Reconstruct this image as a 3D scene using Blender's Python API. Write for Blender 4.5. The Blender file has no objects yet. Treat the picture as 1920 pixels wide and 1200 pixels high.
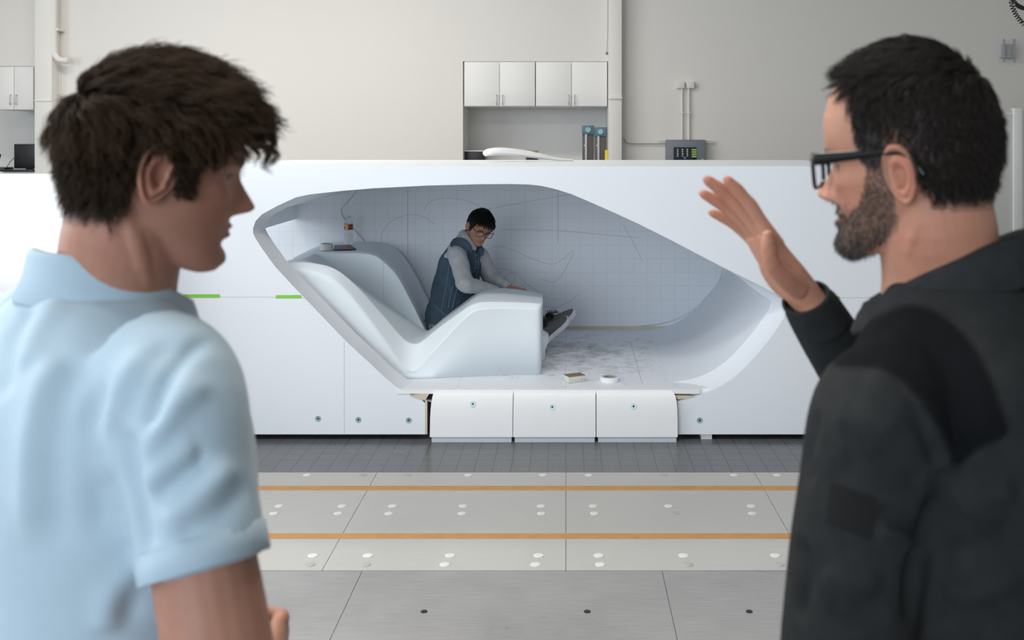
import bpy, bmesh, math, random
import numpy as np
from mathutils import Vector, Matrix, Quaternion, noise
from mathutils.bvhtree import BVHTree

random.seed(7)
S = bpy.context.scene
COL = S.collection

# ------------------------------------------------------------------ camera, world, lights, exposure
CAM_H = 1.68
FPX = 1867.0            # focal length in pixels of the 1920x1200 frame (35 mm lens on 36 mm)
PX, PY = 1061.0, 260.0  # principal point (horizon and vanishing point of the floor seams)
cam_data = bpy.data.cameras.new('camera')
cam = bpy.data.objects.new('camera', cam_data)
COL.objects.link(cam)
cam.location = (0, 0, CAM_H)
cam.rotation_euler = (math.pi / 2, 0, 0)
cam_data.sensor_width = 36.0
cam_data.lens = 36.0 * FPX / 1920.0
cam_data.shift_x = -(PX - 960.0) / 1920.0
cam_data.shift_y = -(600.0 - PY) / 1920.0
cam_data.clip_start = 0.05
cam_data.dof.use_dof = True
cam_data.dof.focus_distance = 6.2
cam_data.dof.aperture_fstop = 6.3
S.camera = cam

S.view_settings.view_transform = 'Standard'
S.view_settings.look = 'None'
S.view_settings.gamma = 1.0
S.view_settings.exposure = 0.29
S.cycles.max_bounces = 8
S.cycles.diffuse_bounces = 4
S.cycles.sample_clamp_indirect = 6.0

world = bpy.data.worlds.new('world')
S.world = world
world.use_nodes = True
world.node_tree.nodes['Background'].inputs[0].default_value = (0.75, 0.86, 1.0, 1)
world.node_tree.nodes['Background'].inputs[1].default_value = 0.35


def area(name, loc, rot, sx, sy, power, col):
    l = bpy.data.lights.new(name, 'AREA')
    l.shape = 'RECTANGLE'
    l.size, l.size_y = sx, sy
    l.energy = power
    l.color = col
    o = bpy.data.objects.new(name, l)
    COL.objects.link(o)
    o.location = loc
    o.rotation_euler = rot
    return o


R = math.radians
# daylight through the tall roller door behind the camera, on the left
area('door_daylight', (-4.0, -5.7, 2.4), (R(90), 0, 0), 6.4, 4.4, 335, (0.80, 0.90, 1.0))
# daylight through the side windows on the left
area('window_daylight', (-8.6, 3.5, 2.8), (0, R(-90), 0), 2.8, 7.0, 260, (0.82, 0.91, 1.0))
# ceiling lamps, two rows
for lx, ly, p in ((-4.5, 2.2, 95), (-0.6, 2.2, 95), (-4.5, 8.6, 70), (-1.8, 8.6, 75)):
    area('ceiling_light', (lx, ly, 4.86), (0, 0, 0), 2.6, 0.5, p, (1.0, 0.95, 0.88))


def W(px, py, Y):
    """A point of the place seen at pixel (px, py) of the photograph, Y metres away."""
    return Vector(((px - PX) * Y / FPX, Y, CAM_H - (py - PY) * Y / FPX))
# ------------------------------------------------------------------ helpers
def srgb(r, g, b):
    f = lambda c: (c / 255 / 12.92) if c / 255 <= 0.04045 else ((c / 255 + 0.055) / 1.055) ** 2.4
    return (f(r), f(g), f(b), 1.0)


def mat(name, col, rough=0.6, metal=0.0, spec=0.5, noise_amt=0.0, noise_scale=8.0, bump=0.0, bump_scale=60.0, sheen=0.0, coat=0.0):
    m = bpy.data.materials.new(name)
    m.use_nodes = True
    nt = m.node_tree
    b = nt.nodes['Principled BSDF']
    b.inputs['Base Color'].default_value = col
    b.inputs['Roughness'].default_value = rough
    b.inputs['Metallic'].default_value = metal
    b.inputs['Specular IOR Level'].default_value = spec
    if sheen:
        b.inputs['Sheen Weight'].default_value = sheen
        b.inputs['Sheen Roughness'].default_value = 0.5
    if coat:
        b.inputs['Coat Weight'].default_value = coat
    tc = nt.nodes.new('ShaderNodeTexCoord')
    if noise_amt:
        n = nt.nodes.new('ShaderNodeTexNoise')
        n.inputs['Scale'].default_value = noise_scale
        n.inputs['Detail'].default_value = 6
        nt.links.new(tc.outputs['Object'], n.inputs['Vector'])
        mx = nt.nodes.new('ShaderNodeMix')
        mx.data_type = 'RGBA'
        mx.inputs[6].default_value = tuple(max(0, c * (1 - noise_amt)) for c in col[:3]) + (1,)
        mx.inputs[7].default_value = tuple(min(1, c * (1 + noise_amt)) for c in col[:3]) + (1,)
        nt.links.new(n.outputs['Fac'], mx.inputs[0])
        nt.links.new(mx.outputs[2], b.inputs['Base Color'])
    if bump:
        n2 = nt.nodes.new('ShaderNodeTexNoise')
        n2.inputs['Scale'].default_value = bump_scale
        n2.inputs['Detail'].default_value = 4
        nt.links.new(tc.outputs['Object'], n2.inputs['Vector'])
        bp = nt.nodes.new('ShaderNodeBump')
        bp.inputs['Strength'].default_value = bump
        bp.inputs['Distance'].default_value = 0.002
        nt.links.new(n2.outputs['Fac'], bp.inputs['Height'])
        nt.links.new(bp.outputs['Normal'], b.inputs['Normal'])
    return m


def tag(o, label=None, cat=None, group=None, kind=None):
    if label:
        o['label'] = label
    if cat:
        o['category'] = cat
    if group:
        o['group'] = group
    if kind:
        o['kind'] = kind
    return o


def empty(name, loc=(0, 0, 0), label=None, cat=None, group=None, kind=None):
    o = bpy.data.objects.new(name, None)
    COL.objects.link(o)
    o.location = loc
    o.empty_display_size = 0.1
    return tag(o, label, cat, group, kind)


def link_mesh(name, me, m=None, parent=None, smooth=False):
    o = bpy.data.objects.new(name, me)
    COL.objects.link(o)
    if m:
        if isinstance(m, (list, tuple)):
            for mm in m:
                me.materials.append(mm)
        else:
            me.materials.append(m)
    if smooth:
        me.polygons.foreach_set('use_smooth', [True] * len(me.polygons))
    if parent is not None:
        o.parent = parent
        # geometry is given in world coordinates: undo the parent's transform
        o.matrix_parent_inverse = world_matrix(parent).inverted()
    return o


def world_matrix(o):
    mb = o.matrix_basis
    if o.parent is None:
        return mb.copy()
    return world_matrix(o.parent) @ o.matrix_parent_inverse @ mb


def obj(name, bm, m=None, parent=None, smooth=False, bevel=0.0, bev_seg=2, origin=None, angle=None):
    bmesh.ops.recalc_face_normals(bm, faces=bm.faces)
    if bevel:
        es = [e for e in bm.edges if len(e.link_faces) == 2 and e.calc_face_angle(0) > R(35)]
        bmesh.ops.bevel(bm, geom=es, offset=bevel, segments=bev_seg, affect='EDGES', profile=0.5, clamp_overlap=True)
    if origin is not None:
        bmesh.ops.translate(bm, verts=bm.verts, vec=-Vector(origin))
    me = bpy.data.meshes.new(name)
    bm.to_mesh(me)
    bm.free()
    o = link_mesh(name, me, m, parent, smooth or bool(bevel))
    if origin is not None:
        o.location = origin
    if (smooth or bevel):
        try:
            if angle != 'keep':
                me.set_sharp_from_angle(angle=angle or R(40))
        except Exception:
            pass
    return o


def add_box(bm, lo, hi):
    x0, y0, z0 = lo
    x1, y1, z1 = hi
    v = [bm.verts.new(p) for p in ((x0, y0, z0), (x1, y0, z0), (x1, y1, z0), (x0, y1, z0), (x0, y0, z1), (x1, y0, z1), (x1, y1, z1), (x0, y1, z1))]
    for f in ((0, 3, 2, 1), (4, 5, 6, 7), (0, 1, 5, 4), (1, 2, 6, 5), (2, 3, 7, 6), (3, 0, 4, 7)):
        bm.faces.new([v[i] for i in f])
    return v


def box(name, lo, hi, m, parent=None, bevel=0.0, **k):
    bm = bmesh.new()
    lo2 = tuple(min(a, b) for a, b in zip(lo, hi))
    hi2 = tuple(max(a, b) for a, b in zip(lo, hi))
    add_box(bm, lo2, hi2)
    return obj(name, bm, m, parent, bevel=bevel, **k)


def add_loft(bm, rings, cap=True, closed=True):
    """Bridge rings of equal point counts; cap the ends."""
    vr = [[bm.verts.new(p) for p in r] for r in rings]
    n = len(rings[0])
    for a, b in zip(vr, vr[1:]):
        for i in range(n if closed else n - 1):
            j = (i + 1) % n
            try:
                bm.faces.new((a[i], a[j], b[j], b[i]))
            except ValueError:
                pass
    if cap and closed:
        for r in (vr[0], vr[-1]):
            c = bm.verts.new(sum((v.co for v in r), Vector()) / n)
            for i in range(n):
                bm.faces.new((r[i], r[(i + 1) % n], c))
    return vr


def catmull(pts, per=6):
    pts = [np.array(p, float) for p in pts]
    P = [2 * pts[0] - pts[1]] + pts + [2 * pts[-1] - pts[-2]]
    out = []
    for i in range(1, len(P) - 2):
        p0, p1, p2, p3 = P[i - 1:i + 3]
        for k in range(per):
            t = k / per
            out.append(0.5 * (2 * p1 + (p2 - p0) * t + (2 * p0 - 5 * p1 + 4 * p2 - p3) * t * t + (3 * p1 - p0 - 3 * p2 + p3) * t ** 3))
    out.append(pts[-1])
    return out


def add_tube(bm, pts, radii, n=12, up=None, smooth_path=0, cap=True, flat=None):
    """Tube along pts; radii scalars or (a, b) pairs; up gives direction of the a axis."""
    if not hasattr(radii, '__len__'):
        radii = [radii] * len(pts)
    rr = [(r, r) if not hasattr(r, '__len__') else tuple(r) for r in radii]
    if smooth_path:
        data = [list(p) + list(r) for p, r in zip(pts, rr)]
        data = catmull(data, smooth_path)
        pts = [Vector(d[:3]) for d in data]
        rr = [(max(d[3], 1e-4), max(d[4], 1e-4)) for d in data]
    pts = [Vector(p) for p in pts]
    rings = []
    T0 = (pts[1] - pts[0]).normalized()
    u = Vector(up) if up is not None else (Vector((0, 0, 1)) if abs(T0.z) < 0.9 else Vector((1, 0, 0)))
    for i, p in enumerate(pts):
        a = pts[max(0, i - 1)]
        b = pts[min(len(pts) - 1, i + 1)]
        T = (b - a).normalized()
        u = (u - T * u.dot(T))
        if u.length < 1e-5:
            u = T.orthogonal()
        u.normalize()
        v = T.cross(u)
        ra, rb = rr[i]
        rings.append([p + u * (ra * math.cos(2 * math.pi * k / n)) + v * (rb * math.sin(2 * math.pi * k / n)) for k in range(n)])
    return add_loft(bm, rings, cap=cap)


def tube(name, pts, r, m, parent=None, n=10, smooth_path=0, up=None):
    bm = bmesh.new()
    add_tube(bm, pts, r, n=n, smooth_path=smooth_path, up=up)
    return obj(name, bm, m, parent, smooth=True)


def add_lathe(bm, prof, c, n=32, axis='Z'):
    """prof: (radius, height) pairs, closed at both ends on the axis."""
    rings = []
    for r, h in prof:
        ring = []
        for k in range(n):
            a = 2 * math.pi * k / n
            x, y = r * math.cos(a), r * math.sin(a)
            p = (x, y, h) if axis == 'Z' else ((x, h, y) if axis == 'Y' else (h, x, y))
            ring.append(Vector(c) + Vector(p))
        rings.append(ring)
    add_loft(bm, rings, cap=True)


def add_ellipsoid(bm, c, r, rot=None, seg=24, ring=14):
    res = bmesh.ops.create_uvsphere(bm, u_segments=seg, v_segments=ring, radius=1.0)
    Mx = Matrix.Translation(Vector(c)) @ (rot.to_4x4() if rot is not None else Matrix.Identity(4)) @ Matrix.Diagonal((*r, 1))
    bmesh.ops.transform(bm, matrix=Mx, verts=res['verts'])


def sstep(a, b, x):
    t = min(1.0, max(0.0, (x - a) / (b - a)))
    return t * t * (3 - 2 * t)


def interp(x, tab):
    return float(np.interp(x, [t[0] for t in tab], [t[1] for t in tab]))


def fuse(bm, voxel, smooth=2, factor=0.5, deform=None):
    """Union of everything in bm as one continuous surface (voxel remesh and smooth); returns a mesh."""
    bmesh.ops.recalc_face_normals(bm, faces=bm.faces)
    me = bpy.data.meshes.new('tmp')
    bm.to_mesh(me)
    bm.free()
    o = bpy.data.objects.new('tmp', me)
    COL.objects.link(o)
    r = o.modifiers.new('r', 'REMESH')
    r.mode = 'VOXEL'
    r.voxel_size = voxel
    if smooth:
        s = o.modifiers.new('s', 'SMOOTH')
        s.iterations = smooth
        s.factor = factor
    dg = bpy.context.evaluated_depsgraph_get()
    dg.update()
    out = bpy.data.meshes.new_from_object(o.evaluated_get(dg))
    bpy.data.objects.remove(o)
    bpy.data.meshes.remove(me)
    return out


def mesh_co(me):
    a = np.empty(len(me.vertices) * 3)
    me.vertices.foreach_get('co', a)
    return a.reshape(-1, 3)


def mesh_no(me):
    return np.array([tuple(v.normal) for v in me.vertices])


def set_co(me, a):
    me.vertices.foreach_set('co', np.ascontiguousarray(a, dtype=float).ravel())
    me.update()


def fold(me, lines, M=None):
    """Press cloth folds into a mesh. lines: (points, depth, width); depth > 0 raises a ridge, < 0 a crease."""
    co = mesh_co(me)
    no = mesh_no(me)
    d = np.zeros(len(co))
    for pts, depth, width in lines:
        P = np.array([tuple(p) for p in catmull([tuple(p) for p in pts], 6)])
        if M is not None:
            P = np.array([tuple(M @ Vector(p)) for p in P])
        best = np.full(len(co), 1e9)
        tt = np.zeros(len(co))
        for k, (a, b) in enumerate(zip(P, P[1:])):
            ab = b - a
            t = np.clip(((co - a) @ ab) / max(ab @ ab, 1e-12), 0, 1)
            q = a + t[:, None] * ab
            dd = np.linalg.norm(co - q, axis=1)
            w = dd < best
            best[w] = dd[w]
            tt[w] = (k + t[w]) / (len(P) - 1)
        fade = np.clip(np.minimum(tt, 1 - tt) * 5, 0, 1)
        fade = fade * fade * (3 - 2 * fade)
        d += depth * fade * np.exp(-(best / width) ** 2)
    set_co(me, co + no * d[:, None])


def wrinkle(me, amp, scale, stretch=(1, 1, 1), seed=0.0):
    co = mesh_co(me)
    no = mesh_no(me)
    out = np.empty(len(co))
    for i, p in enumerate(co):
        out[i] = noise.noise(Vector((p[0] * scale * stretch[0] + seed, p[1] * scale * stretch[1], p[2] * scale * stretch[2])))
    set_co(me, co + no * (out * amp)[:, None])


def join_meshes(name, meshes):
    bm = bmesh.new()
    for me in meshes:
        bm.from_mesh(me)
    out = bpy.data.meshes.new(name)
    bm.to_mesh(out)
    bm.free()
    return out


def paint(me, fn, name='Col'):
    """Pigment of a surface as a colour attribute; fn(Nx3 coords) -> Nx3 linear colours."""
    co = mesh_co(me)
    c = np.ones((len(co), 4))
    c[:, :3] = fn(co)
    at = me.color_attributes.new(name, 'FLOAT_COLOR', 'POINT')
    at.data.foreach_set('color', c.ravel())


def attr_mat(name, rough=0.5, sss=0.0, bump=0.0, bump_scale=300, spec=0.4, noise_amt=0.06):
    m = bpy.data.materials.new(name)
    m.use_nodes = True
    nt = m.node_tree
    b = nt.nodes['Principled BSDF']
    b.inputs['Roughness'].default_value = rough
    b.inputs['Specular IOR Level'].default_value = spec
    a = nt.nodes.new('ShaderNodeAttribute')
    a.attribute_name = 'Col'
    tc = nt.nodes.new('ShaderNodeTexCoord')
    n = nt.nodes.new('ShaderNodeTexNoise')
    n.inputs['Scale'].default_value = 45
    n.inputs['Detail'].default_value = 5
    nt.links.new(tc.outputs['Object'], n.inputs['Vector'])
    mr = nt.nodes.new('ShaderNodeMapRange')
    mr.inputs[3].default_value = 1 - noise_amt * 2
    mr.inputs[4].default_value = 1 + noise_amt * 2
    nt.links.new(n.outputs['Fac'], mr.inputs[0])
    mx = nt.nodes.new('ShaderNodeMix')
    mx.data_type = 'RGBA'
    mx.blend_type = 'MULTIPLY'
    mx.inputs[0].default_value = 1
    nt.links.new(a.outputs['Color'], mx.inputs[6])
    nt.links.new(mr.outputs[0], mx.inputs[7])
    nt.links.new(mx.outputs[2], b.inputs['Base Color'])
    if sss:
        b.inputs['Subsurface Weight'].default_value = sss
        b.inputs['Subsurface Radius'].default_value = (0.012, 0.004, 0.002)
        b.inputs['Subsurface Scale'].default_value = 1.0
    if bump:
        n2 = nt.nodes.new('ShaderNodeTexNoise')
        n2.inputs['Scale'].default_value = bump_scale
        nt.links.new(tc.outputs['Object'], n2.inputs['Vector'])
        bp = nt.nodes.new('ShaderNodeBump')
        bp.inputs['Strength'].default_value = bump
        bp.inputs['Distance'].default_value = 0.001
        nt.links.new(n2.outputs['Fac'], bp.inputs['Height'])
        nt.links.new(bp.outputs['Normal'], b.inputs['Normal'])
    return m


def add_text(name, body, loc, rot, size, m, parent, extrude=0.0004, align='CENTER'):
    cu = bpy.data.curves.new(name, 'FONT')
    cu.body = body
    cu.size = size
    cu.extrude = extrude
    cu.align_x = align
    cu.align_y = 'CENTER'
    o = bpy.data.objects.new('tmp_text', cu)
    COL.objects.link(o)
    dg = bpy.context.evaluated_depsgraph_get()
    dg.update()
    me = bpy.data.meshes.new_from_object(o.evaluated_get(dg))
    bpy.data.objects.remove(o)
    me.transform(Matrix.Translation(loc) @ rot.to_matrix().to_4x4())
    return link_mesh(name, me, m, parent)
# ------------------------------------------------------------------ materials of the place
M_wall = mat('wall_paint', (0.80, 0.765, 0.715, 1), 0.75, noise_amt=0.02, noise_scale=0.8, bump=0.05)
M_trim = mat('trim_paint', (0.83, 0.80, 0.75, 1), 0.6, noise_amt=0.015)
M_cab = mat('cabinet_laminate', (0.86, 0.84, 0.81, 1), 0.45, noise_amt=0.015, noise_scale=2)
M_alcove = mat('alcove_paint', (0.78, 0.77, 0.75, 1), 0.7, noise_amt=0.02)
M_buck = mat('white_board', (0.83, 0.865, 0.92, 1), 0.42, noise_amt=0.015, noise_scale=1.6, bump=0.03, bump_scale=25)
M_sill = mat('white_sill_board', (0.90, 0.90, 0.915, 1), 0.5, noise_amt=0.02, noise_scale=6)
M_seat = mat('milled_white_foam', (0.80, 0.865, 0.91, 1), 0.45, noise_amt=0.01, noise_scale=3)
M_beige = mat('raw_board_edge', (0.66, 0.57, 0.46, 1), 0.75, noise_amt=0.12, noise_scale=30)
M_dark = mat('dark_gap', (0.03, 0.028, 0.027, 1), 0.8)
M_steel = mat('brushed_steel', (0.55, 0.56, 0.57, 1), 0.32, metal=0.9, noise_amt=0.05)
M_black = mat('black_plastic', (0.012, 0.013, 0.016, 1), 0.38)
M_grey = mat('grey_enamel', (0.20, 0.225, 0.24, 1), 0.45)
M_white = mat('white_plastic', (0.82, 0.82, 0.80, 1), 0.5)
M_green = mat('green_masking_tape', (0.24, 0.62, 0.06, 1), 0.6)
M_line = mat('pencil_line', (0.40, 0.43, 0.47, 1), 0.8)
M_yellow = mat('yellow_paint', (0.85, 0.62, 0.02, 1), 0.4)


def floor_mat(name, col, rough, grid=None, streak=0.15, spots=0.0, gridcol=(0.16, 0.16, 0.16, 1), metal=0.0, bump=0.05, spec=0.5):
    m = bpy.data.materials.new(name)
    m.use_nodes = True
    nt = m.node_tree
    N, L = nt.nodes, nt.links
    b = N['Principled BSDF']
    b.inputs['Metallic'].default_value = metal
    b.inputs['Specular IOR Level'].default_value = spec
    tc = N.new('ShaderNodeTexCoord')
    n1 = N.new('ShaderNodeTexNoise')
    n1.inputs['Scale'].default_value = 1.7
    n1.inputs['Detail'].default_value = 9
    n1.inputs['Roughness'].default_value = 0.65
    L.new(tc.outputs['Object'], n1.inputs['Vector'])
    mp = N.new('ShaderNodeMapping')
    mp.inputs['Scale'].default_value = (3, 60, 1)
    L.new(tc.outputs['Object'], mp.inputs['Vector'])
    n2 = N.new('ShaderNodeTexNoise')
    n2.inputs['Scale'].default_value = 2.5
    n2.inputs['Detail'].default_value = 5
    L.new(mp.outputs[0], n2.inputs['Vector'])
    ad = N.new('ShaderNodeMath')
    ad.operation = 'ADD'
    L.new(n1.outputs['Fac'], ad.inputs[0])
    L.new(n2.outputs['Fac'], ad.inputs[1])
    mr = N.new('ShaderNodeMapRange')
    mr.inputs[1].default_value = 0.6
    mr.inputs[2].default_value = 1.4
    L.new(ad.outputs[0], mr.inputs[0])
    mx = N.new('ShaderNodeMix')
    mx.data_type = 'RGBA'
    mx.inputs[6].default_value = tuple(c * (1 - streak) for c in col[:3]) + (1,)
    mx.inputs[7].default_value = tuple(min(1, c * (1 + streak)) for c in col[:3]) + (1,)
    L.new(mr.outputs[0], mx.inputs[0])
    out = mx.outputs[2]
    if spots:
        v = N.new('ShaderNodeTexNoise')
        v.inputs['Scale'].default_value = 9
        v.inputs['Detail'].default_value = 8
        v.inputs['Roughness'].default_value = 0.75
        L.new(tc.outputs['Object'], v.inputs['Vector'])
        rp = N.new('ShaderNodeMapRange')
        rp.inputs[1].default_value = 0.62
        rp.inputs[2].default_value = 0.80
        rp.inputs[3].default_value = 0
        rp.inputs[4].default_value = spots
        L.new(v.outputs['Fac'], rp.inputs[0])
        m3 = N.new('ShaderNodeMix')
        m3.data_type = 'RGBA'
        L.new(rp.outputs[0], m3.inputs[0])
        L.new(out, m3.inputs[6])
        m3.inputs[7].default_value = tuple(c * 0.35 for c in col[:3]) + (1,)
        out = m3.outputs[2]
    if grid:
        br = N.new('ShaderNodeTexBrick')
        br.offset = 0
        br.inputs['Scale'].default_value = 1.0
        br.inputs['Mortar Size'].default_value = grid[1]
        br.inputs['Mortar Smooth'].default_value = 0.2
        br.inputs['Brick Width'].default_value = grid[0]
        br.inputs['Row Height'].default_value = grid[0]
        L.new(tc.outputs['Object'], br.inputs['Vector'])
        m4 = N.new('ShaderNodeMix')
        m4.data_type = 'RGBA'
        L.new(br.outputs['Fac'], m4.inputs[0])
        L.new(out, m4.inputs[6])
        m4.inputs[7].default_value = gridcol
        out = m4.outputs[2]
    L.new(out, b.inputs['Base Color'])
    rr = N.new('ShaderNodeMapRange')
    rr.inputs[1].default_value = 0.3
    rr.inputs[2].default_value = 0.75
    rr.inputs[3].default_value = rough - 0.07
    rr.inputs[4].default_value = rough + 0.10
    L.new(n1.outputs['Fac'], rr.inputs[0])
    L.new(rr.outputs[0], b.inputs['Roughness'])
    if bump:
        bp = N.new('ShaderNodeBump')
        bp.inputs['Strength'].default_value = bump
        bp.inputs['Distance'].default_value = 0.002
        L.new(n2.outputs['Fac'], bp.inputs['Height'])
        L.new(bp.outputs['Normal'], b.inputs['Normal'])
    return m


M_floor = floor_mat('dark_surface_plate', (0.125, 0.13, 0.14, 1), 0.30, grid=(0.093, 0.0022), streak=0.25, spots=0.7, gridcol=(0.045, 0.045, 0.045, 1))
M_fplate = floor_mat('front_steel_plate', (0.30, 0.295, 0.295, 1), 0.33, streak=0.2, spots=0.35)
M_lplate = floor_mat('light_grey_plate', (0.47, 0.465, 0.445, 1), 0.42, streak=0.07, spots=0.12)
M_strip = mat('orange_wood_strip', (0.52, 0.27, 0.09, 1), 0.55, noise_amt=0.18, noise_scale=20)
M_plug = mat('pale_plug', (0.72, 0.72, 0.70, 1), 0.5, noise_amt=0.1, noise_scale=90)
M_plug2 = mat('grey_plug', (0.42, 0.42, 0.40, 1), 0.5, noise_amt=0.1, noise_scale=90)
M_hole = mat('bolt_hole', (0.02, 0.02, 0.02, 1), 0.9)

# ------------------------------------------------------------------ the room shell
YW = 12.0         # back wall plane
ROOM = (-9.0, 7.5, -6.2, YW + 0.8, 5.0)   # x0 x1 y0 y1 height


def quad(bm, pts):
    bm.faces.new([bm.verts.new(p) for p in pts])


fl = box('floor', (ROOM[0], ROOM[2], -0.2), (ROOM[1], ROOM[3], 0.0), M_floor)
tag(fl, kind='structure')

# alcoves in the back wall: px bounds on the wall plane
k = YW / FPX
wx = lambda px: (px - PX) * k
wz = lambda py: CAM_H - (py - PY) * k
AL = [(-9.0, wx(65), wz(124)), (wx(868), wx(1140), wz(115))]
bm = bmesh.new()
def wall_rect(x0, x1, z0, z1):
    add_box(bm, (x0, YW, z0), (x1, YW + 0.10, z1))
wall_rect(-9.0, AL[0][1], AL[0][2], 5.0)
wall_rect(AL[0][1], AL[1][0], 0.0, 5.0)
wall_rect(AL[1][0], AL[1][1], AL[1][2], 5.0)
wall_rect(AL[1][1], 7.5, 0.0, 5.0)
wb = obj('wall_back', bm, M_wall)
tag(wb, kind='structure')
for i, (x0, x1, zt) in enumerate(AL):
    bm = bmesh.new()
    add_box(bm, (x0 - 0.05, YW + 0.72, 0), (x1 + 0.05, YW + 0.80, zt))
    add_box(bm, (x0 - 0.06, YW + 0.10, 0), (x0, YW + 0.72, zt))
    add_box(bm, (x1, YW + 0.10, 0), (x1 + 0.06, YW + 0.72, zt))
    add_box(bm, (x0 - 0.06, YW + 0.10, zt), (x1 + 0.06, YW + 0.80, zt + 0.06))
    o = obj('trim_%d' % (i + 3), bm, M_alcove)
    tag(o, kind='structure')

bm = bmesh.new()
add_box(bm, (ROOM[0], ROOM[2], 5.0), (ROOM[1], ROOM[3], 5.2))
tag(obj('ceiling', bm, mat('ceiling_paint', (0.72, 0.71, 0.68, 1), 0.8)), kind='structure')
bm = bmesh.new()
# left wall with a window band, rear wall with the open roller door
add_box(bm, (-9.2, ROOM[2], 0), (-9.0, 0.0, 5.0))
add_box(bm, (-9.2, 7.0, 0), (-9.0, ROOM[3], 5.0))
add_box(bm, (-9.2, 0.0, 0), (-9.0, 7.0, 1.4))
add_box(bm, (-9.2, 0.0, 4.2), (-9.0, 7.0, 5.0))
tag(obj('wall_left', bm, M_wall), kind='structure')
tag(box('wall_right', (7.5, ROOM[2], 0), (7.7, ROOM[3], 5.0), M_wall), kind='structure')
bm = bmesh.new()
add_box(bm, (-9.2, -6.4, 0), (-7.2, -6.2, 5.0))
add_box(bm, (0.8, -6.4, 0), (7.7, -6.2, 5.0))
add_box(bm, (-7.2, -6.4, 4.6), (0.8, -6.2, 5.0))
tag(obj('wall_rear', bm, M_wall), kind='structure')

# columns standing proud of the wall
YC = 11.80
kc = YC / FPX
cx = lambda px: (px - PX) * kc
M_colm = M_trim
bm = bmesh.new()
add_box(bm, (cx(65), YC, 0), (cx(97), YW, 5.0))
add_box(bm, (cx(64.6), YC - 0.012, CAM_H + (260 - 188) * kc - 0.012), (cx(97.4), YC, CAM_H + (260 - 188) * kc + 0.004))
tag(obj('trim_1', bm, M_colm, bevel=0.004), kind='structure')
bm = bmesh.new()
add_box(bm, (cx(1141.5), YC, 0), (cx(1166), YW, 5.0))
add_box(bm, (cx(1141), YC - 0.02, CAM_H + (260 - 183) * kc - 0.02), (cx(1166.5), YC, CAM_H + (260 - 183) * kc + 0.02))
add_box(bm, (cx(1167), YC + 0.10, 0), (cx(1169.5), YW, 5.0))
tag(obj('trim_2', bm, M_colm, bevel=0.004), kind='structure')

# ------------------------------------------------------------------ floor plates (parts of the floor)
rows = [(3.863, 4.165), (4.222, 4.740), (4.800, 4.994)]
cols = [-2.84, -1.892, -0.946, 0.0, 0.946, 1.892, 2.84]
TH = 0.006


def plug_disc(parent, x, y, z, r, m, name='plug'):
    bm = bmesh.new()
    add_lathe(bm, [(r, 0.0), (r, 0.0016), (r * 0.93, 0.0022), (r * 0.6, 0.0022)], (x, y, z), n=20)
    return obj(name, bm, m, parent, smooth=True)


# plug columns measured on the middle row (px at y~948) and repeated in the other rows
plugx = [(-1.30, 1), (-1.01, 1), (-0.79, 0), (-0.476, 1), (-0.12, 1), (0.125, 1), (0.477, 1), (0.835, 1), (1.06, 1), (1.42, 1), (-1.62, 1)]
for ri, (y0, y1) in enumerate(rows):
    for ci in range(6):
        x0, x1 = cols[ci], cols[ci + 1]
        bm = bmesh.new()
        add_box(bm, (x0 + 0.0012, y0, 0.0), (x1 - 0.0012, y1, TH))
        pl = obj('plate', bm, M_lplate, fl)
        for (x, t) in plugx:
            if not (x0 < x < x1):
                continue
            rng = random.Random(int(x * 1000) + ri)
            ys = {0: (y0 + 0.05, y0 + 0.135), 1: (y0 + 0.225, y0 + 0.315), 2: (y1 - 0.04,)}[ri]
            for q, yy in enumerate(ys):
                plug_disc(pl, x + rng.uniform(-0.012, 0.012), yy, TH, 0.0205 if ri == 0 else 0.019, M_plug if rng.random() < 0.78 else M_plug2)
            if ri != 2 and rng.random() < 0.15:
                plug_disc(pl, x + rng.uniform(-0.03, 0.03), ys[-1] - 0.018 if ri == 1 else ys[-1] + 0.07, TH, 0.011, M_hole, 'bolt_hole')
for (y0, y1) in ((4.165, 4.222), (4.740, 4.800)):
    box('inlay_strip', (cols[0], y0, 0.0), (cols[-1], y1, TH + 0.001), M_strip, fl)
# large dark steel plates in front
for (x0, x1) in ((-3.1, -1.95), (-1.95, -0.79), (-0.79, 0.373), (0.373, 1.53), (1.53, 2.7)):
    for (y0, y1) in ((2.60, 3.862), (1.30, 2.598)):
        pl = box('steel_plate', (x0 + 0.0012, y0, 0.0), (x1 - 0.0012, y1, 0.003), M_fplate, fl)
        if y0 > 2.5:
            for hx in (-1.66, -1.08, -0.503, 0.0756, 0.650, 1.23):
                if x0 < hx < x1:
                    plug_disc(pl, hx, 3.53, 0.003, 0.012, M_hole, 'bolt_hole')

# ------------------------------------------------------------------ cabinets in the alcoves
M_handle = mat('nickel_handle', (0.45, 0.45, 0.44, 1), 0.35, metal=0.8)


def handle(parent, x, z, y):
    bm = bmesh.new()
    add_tube(bm, [(x, y, z - 0.055), (x, y - 0.025, z - 0.05), (x, y - 0.028, z), (x, y - 0.025, z + 0.05), (x, y, z + 0.055)], 0.005, n=8, smooth_path=4)
    obj('handle', bm, M_handle, parent, smooth=True)


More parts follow.
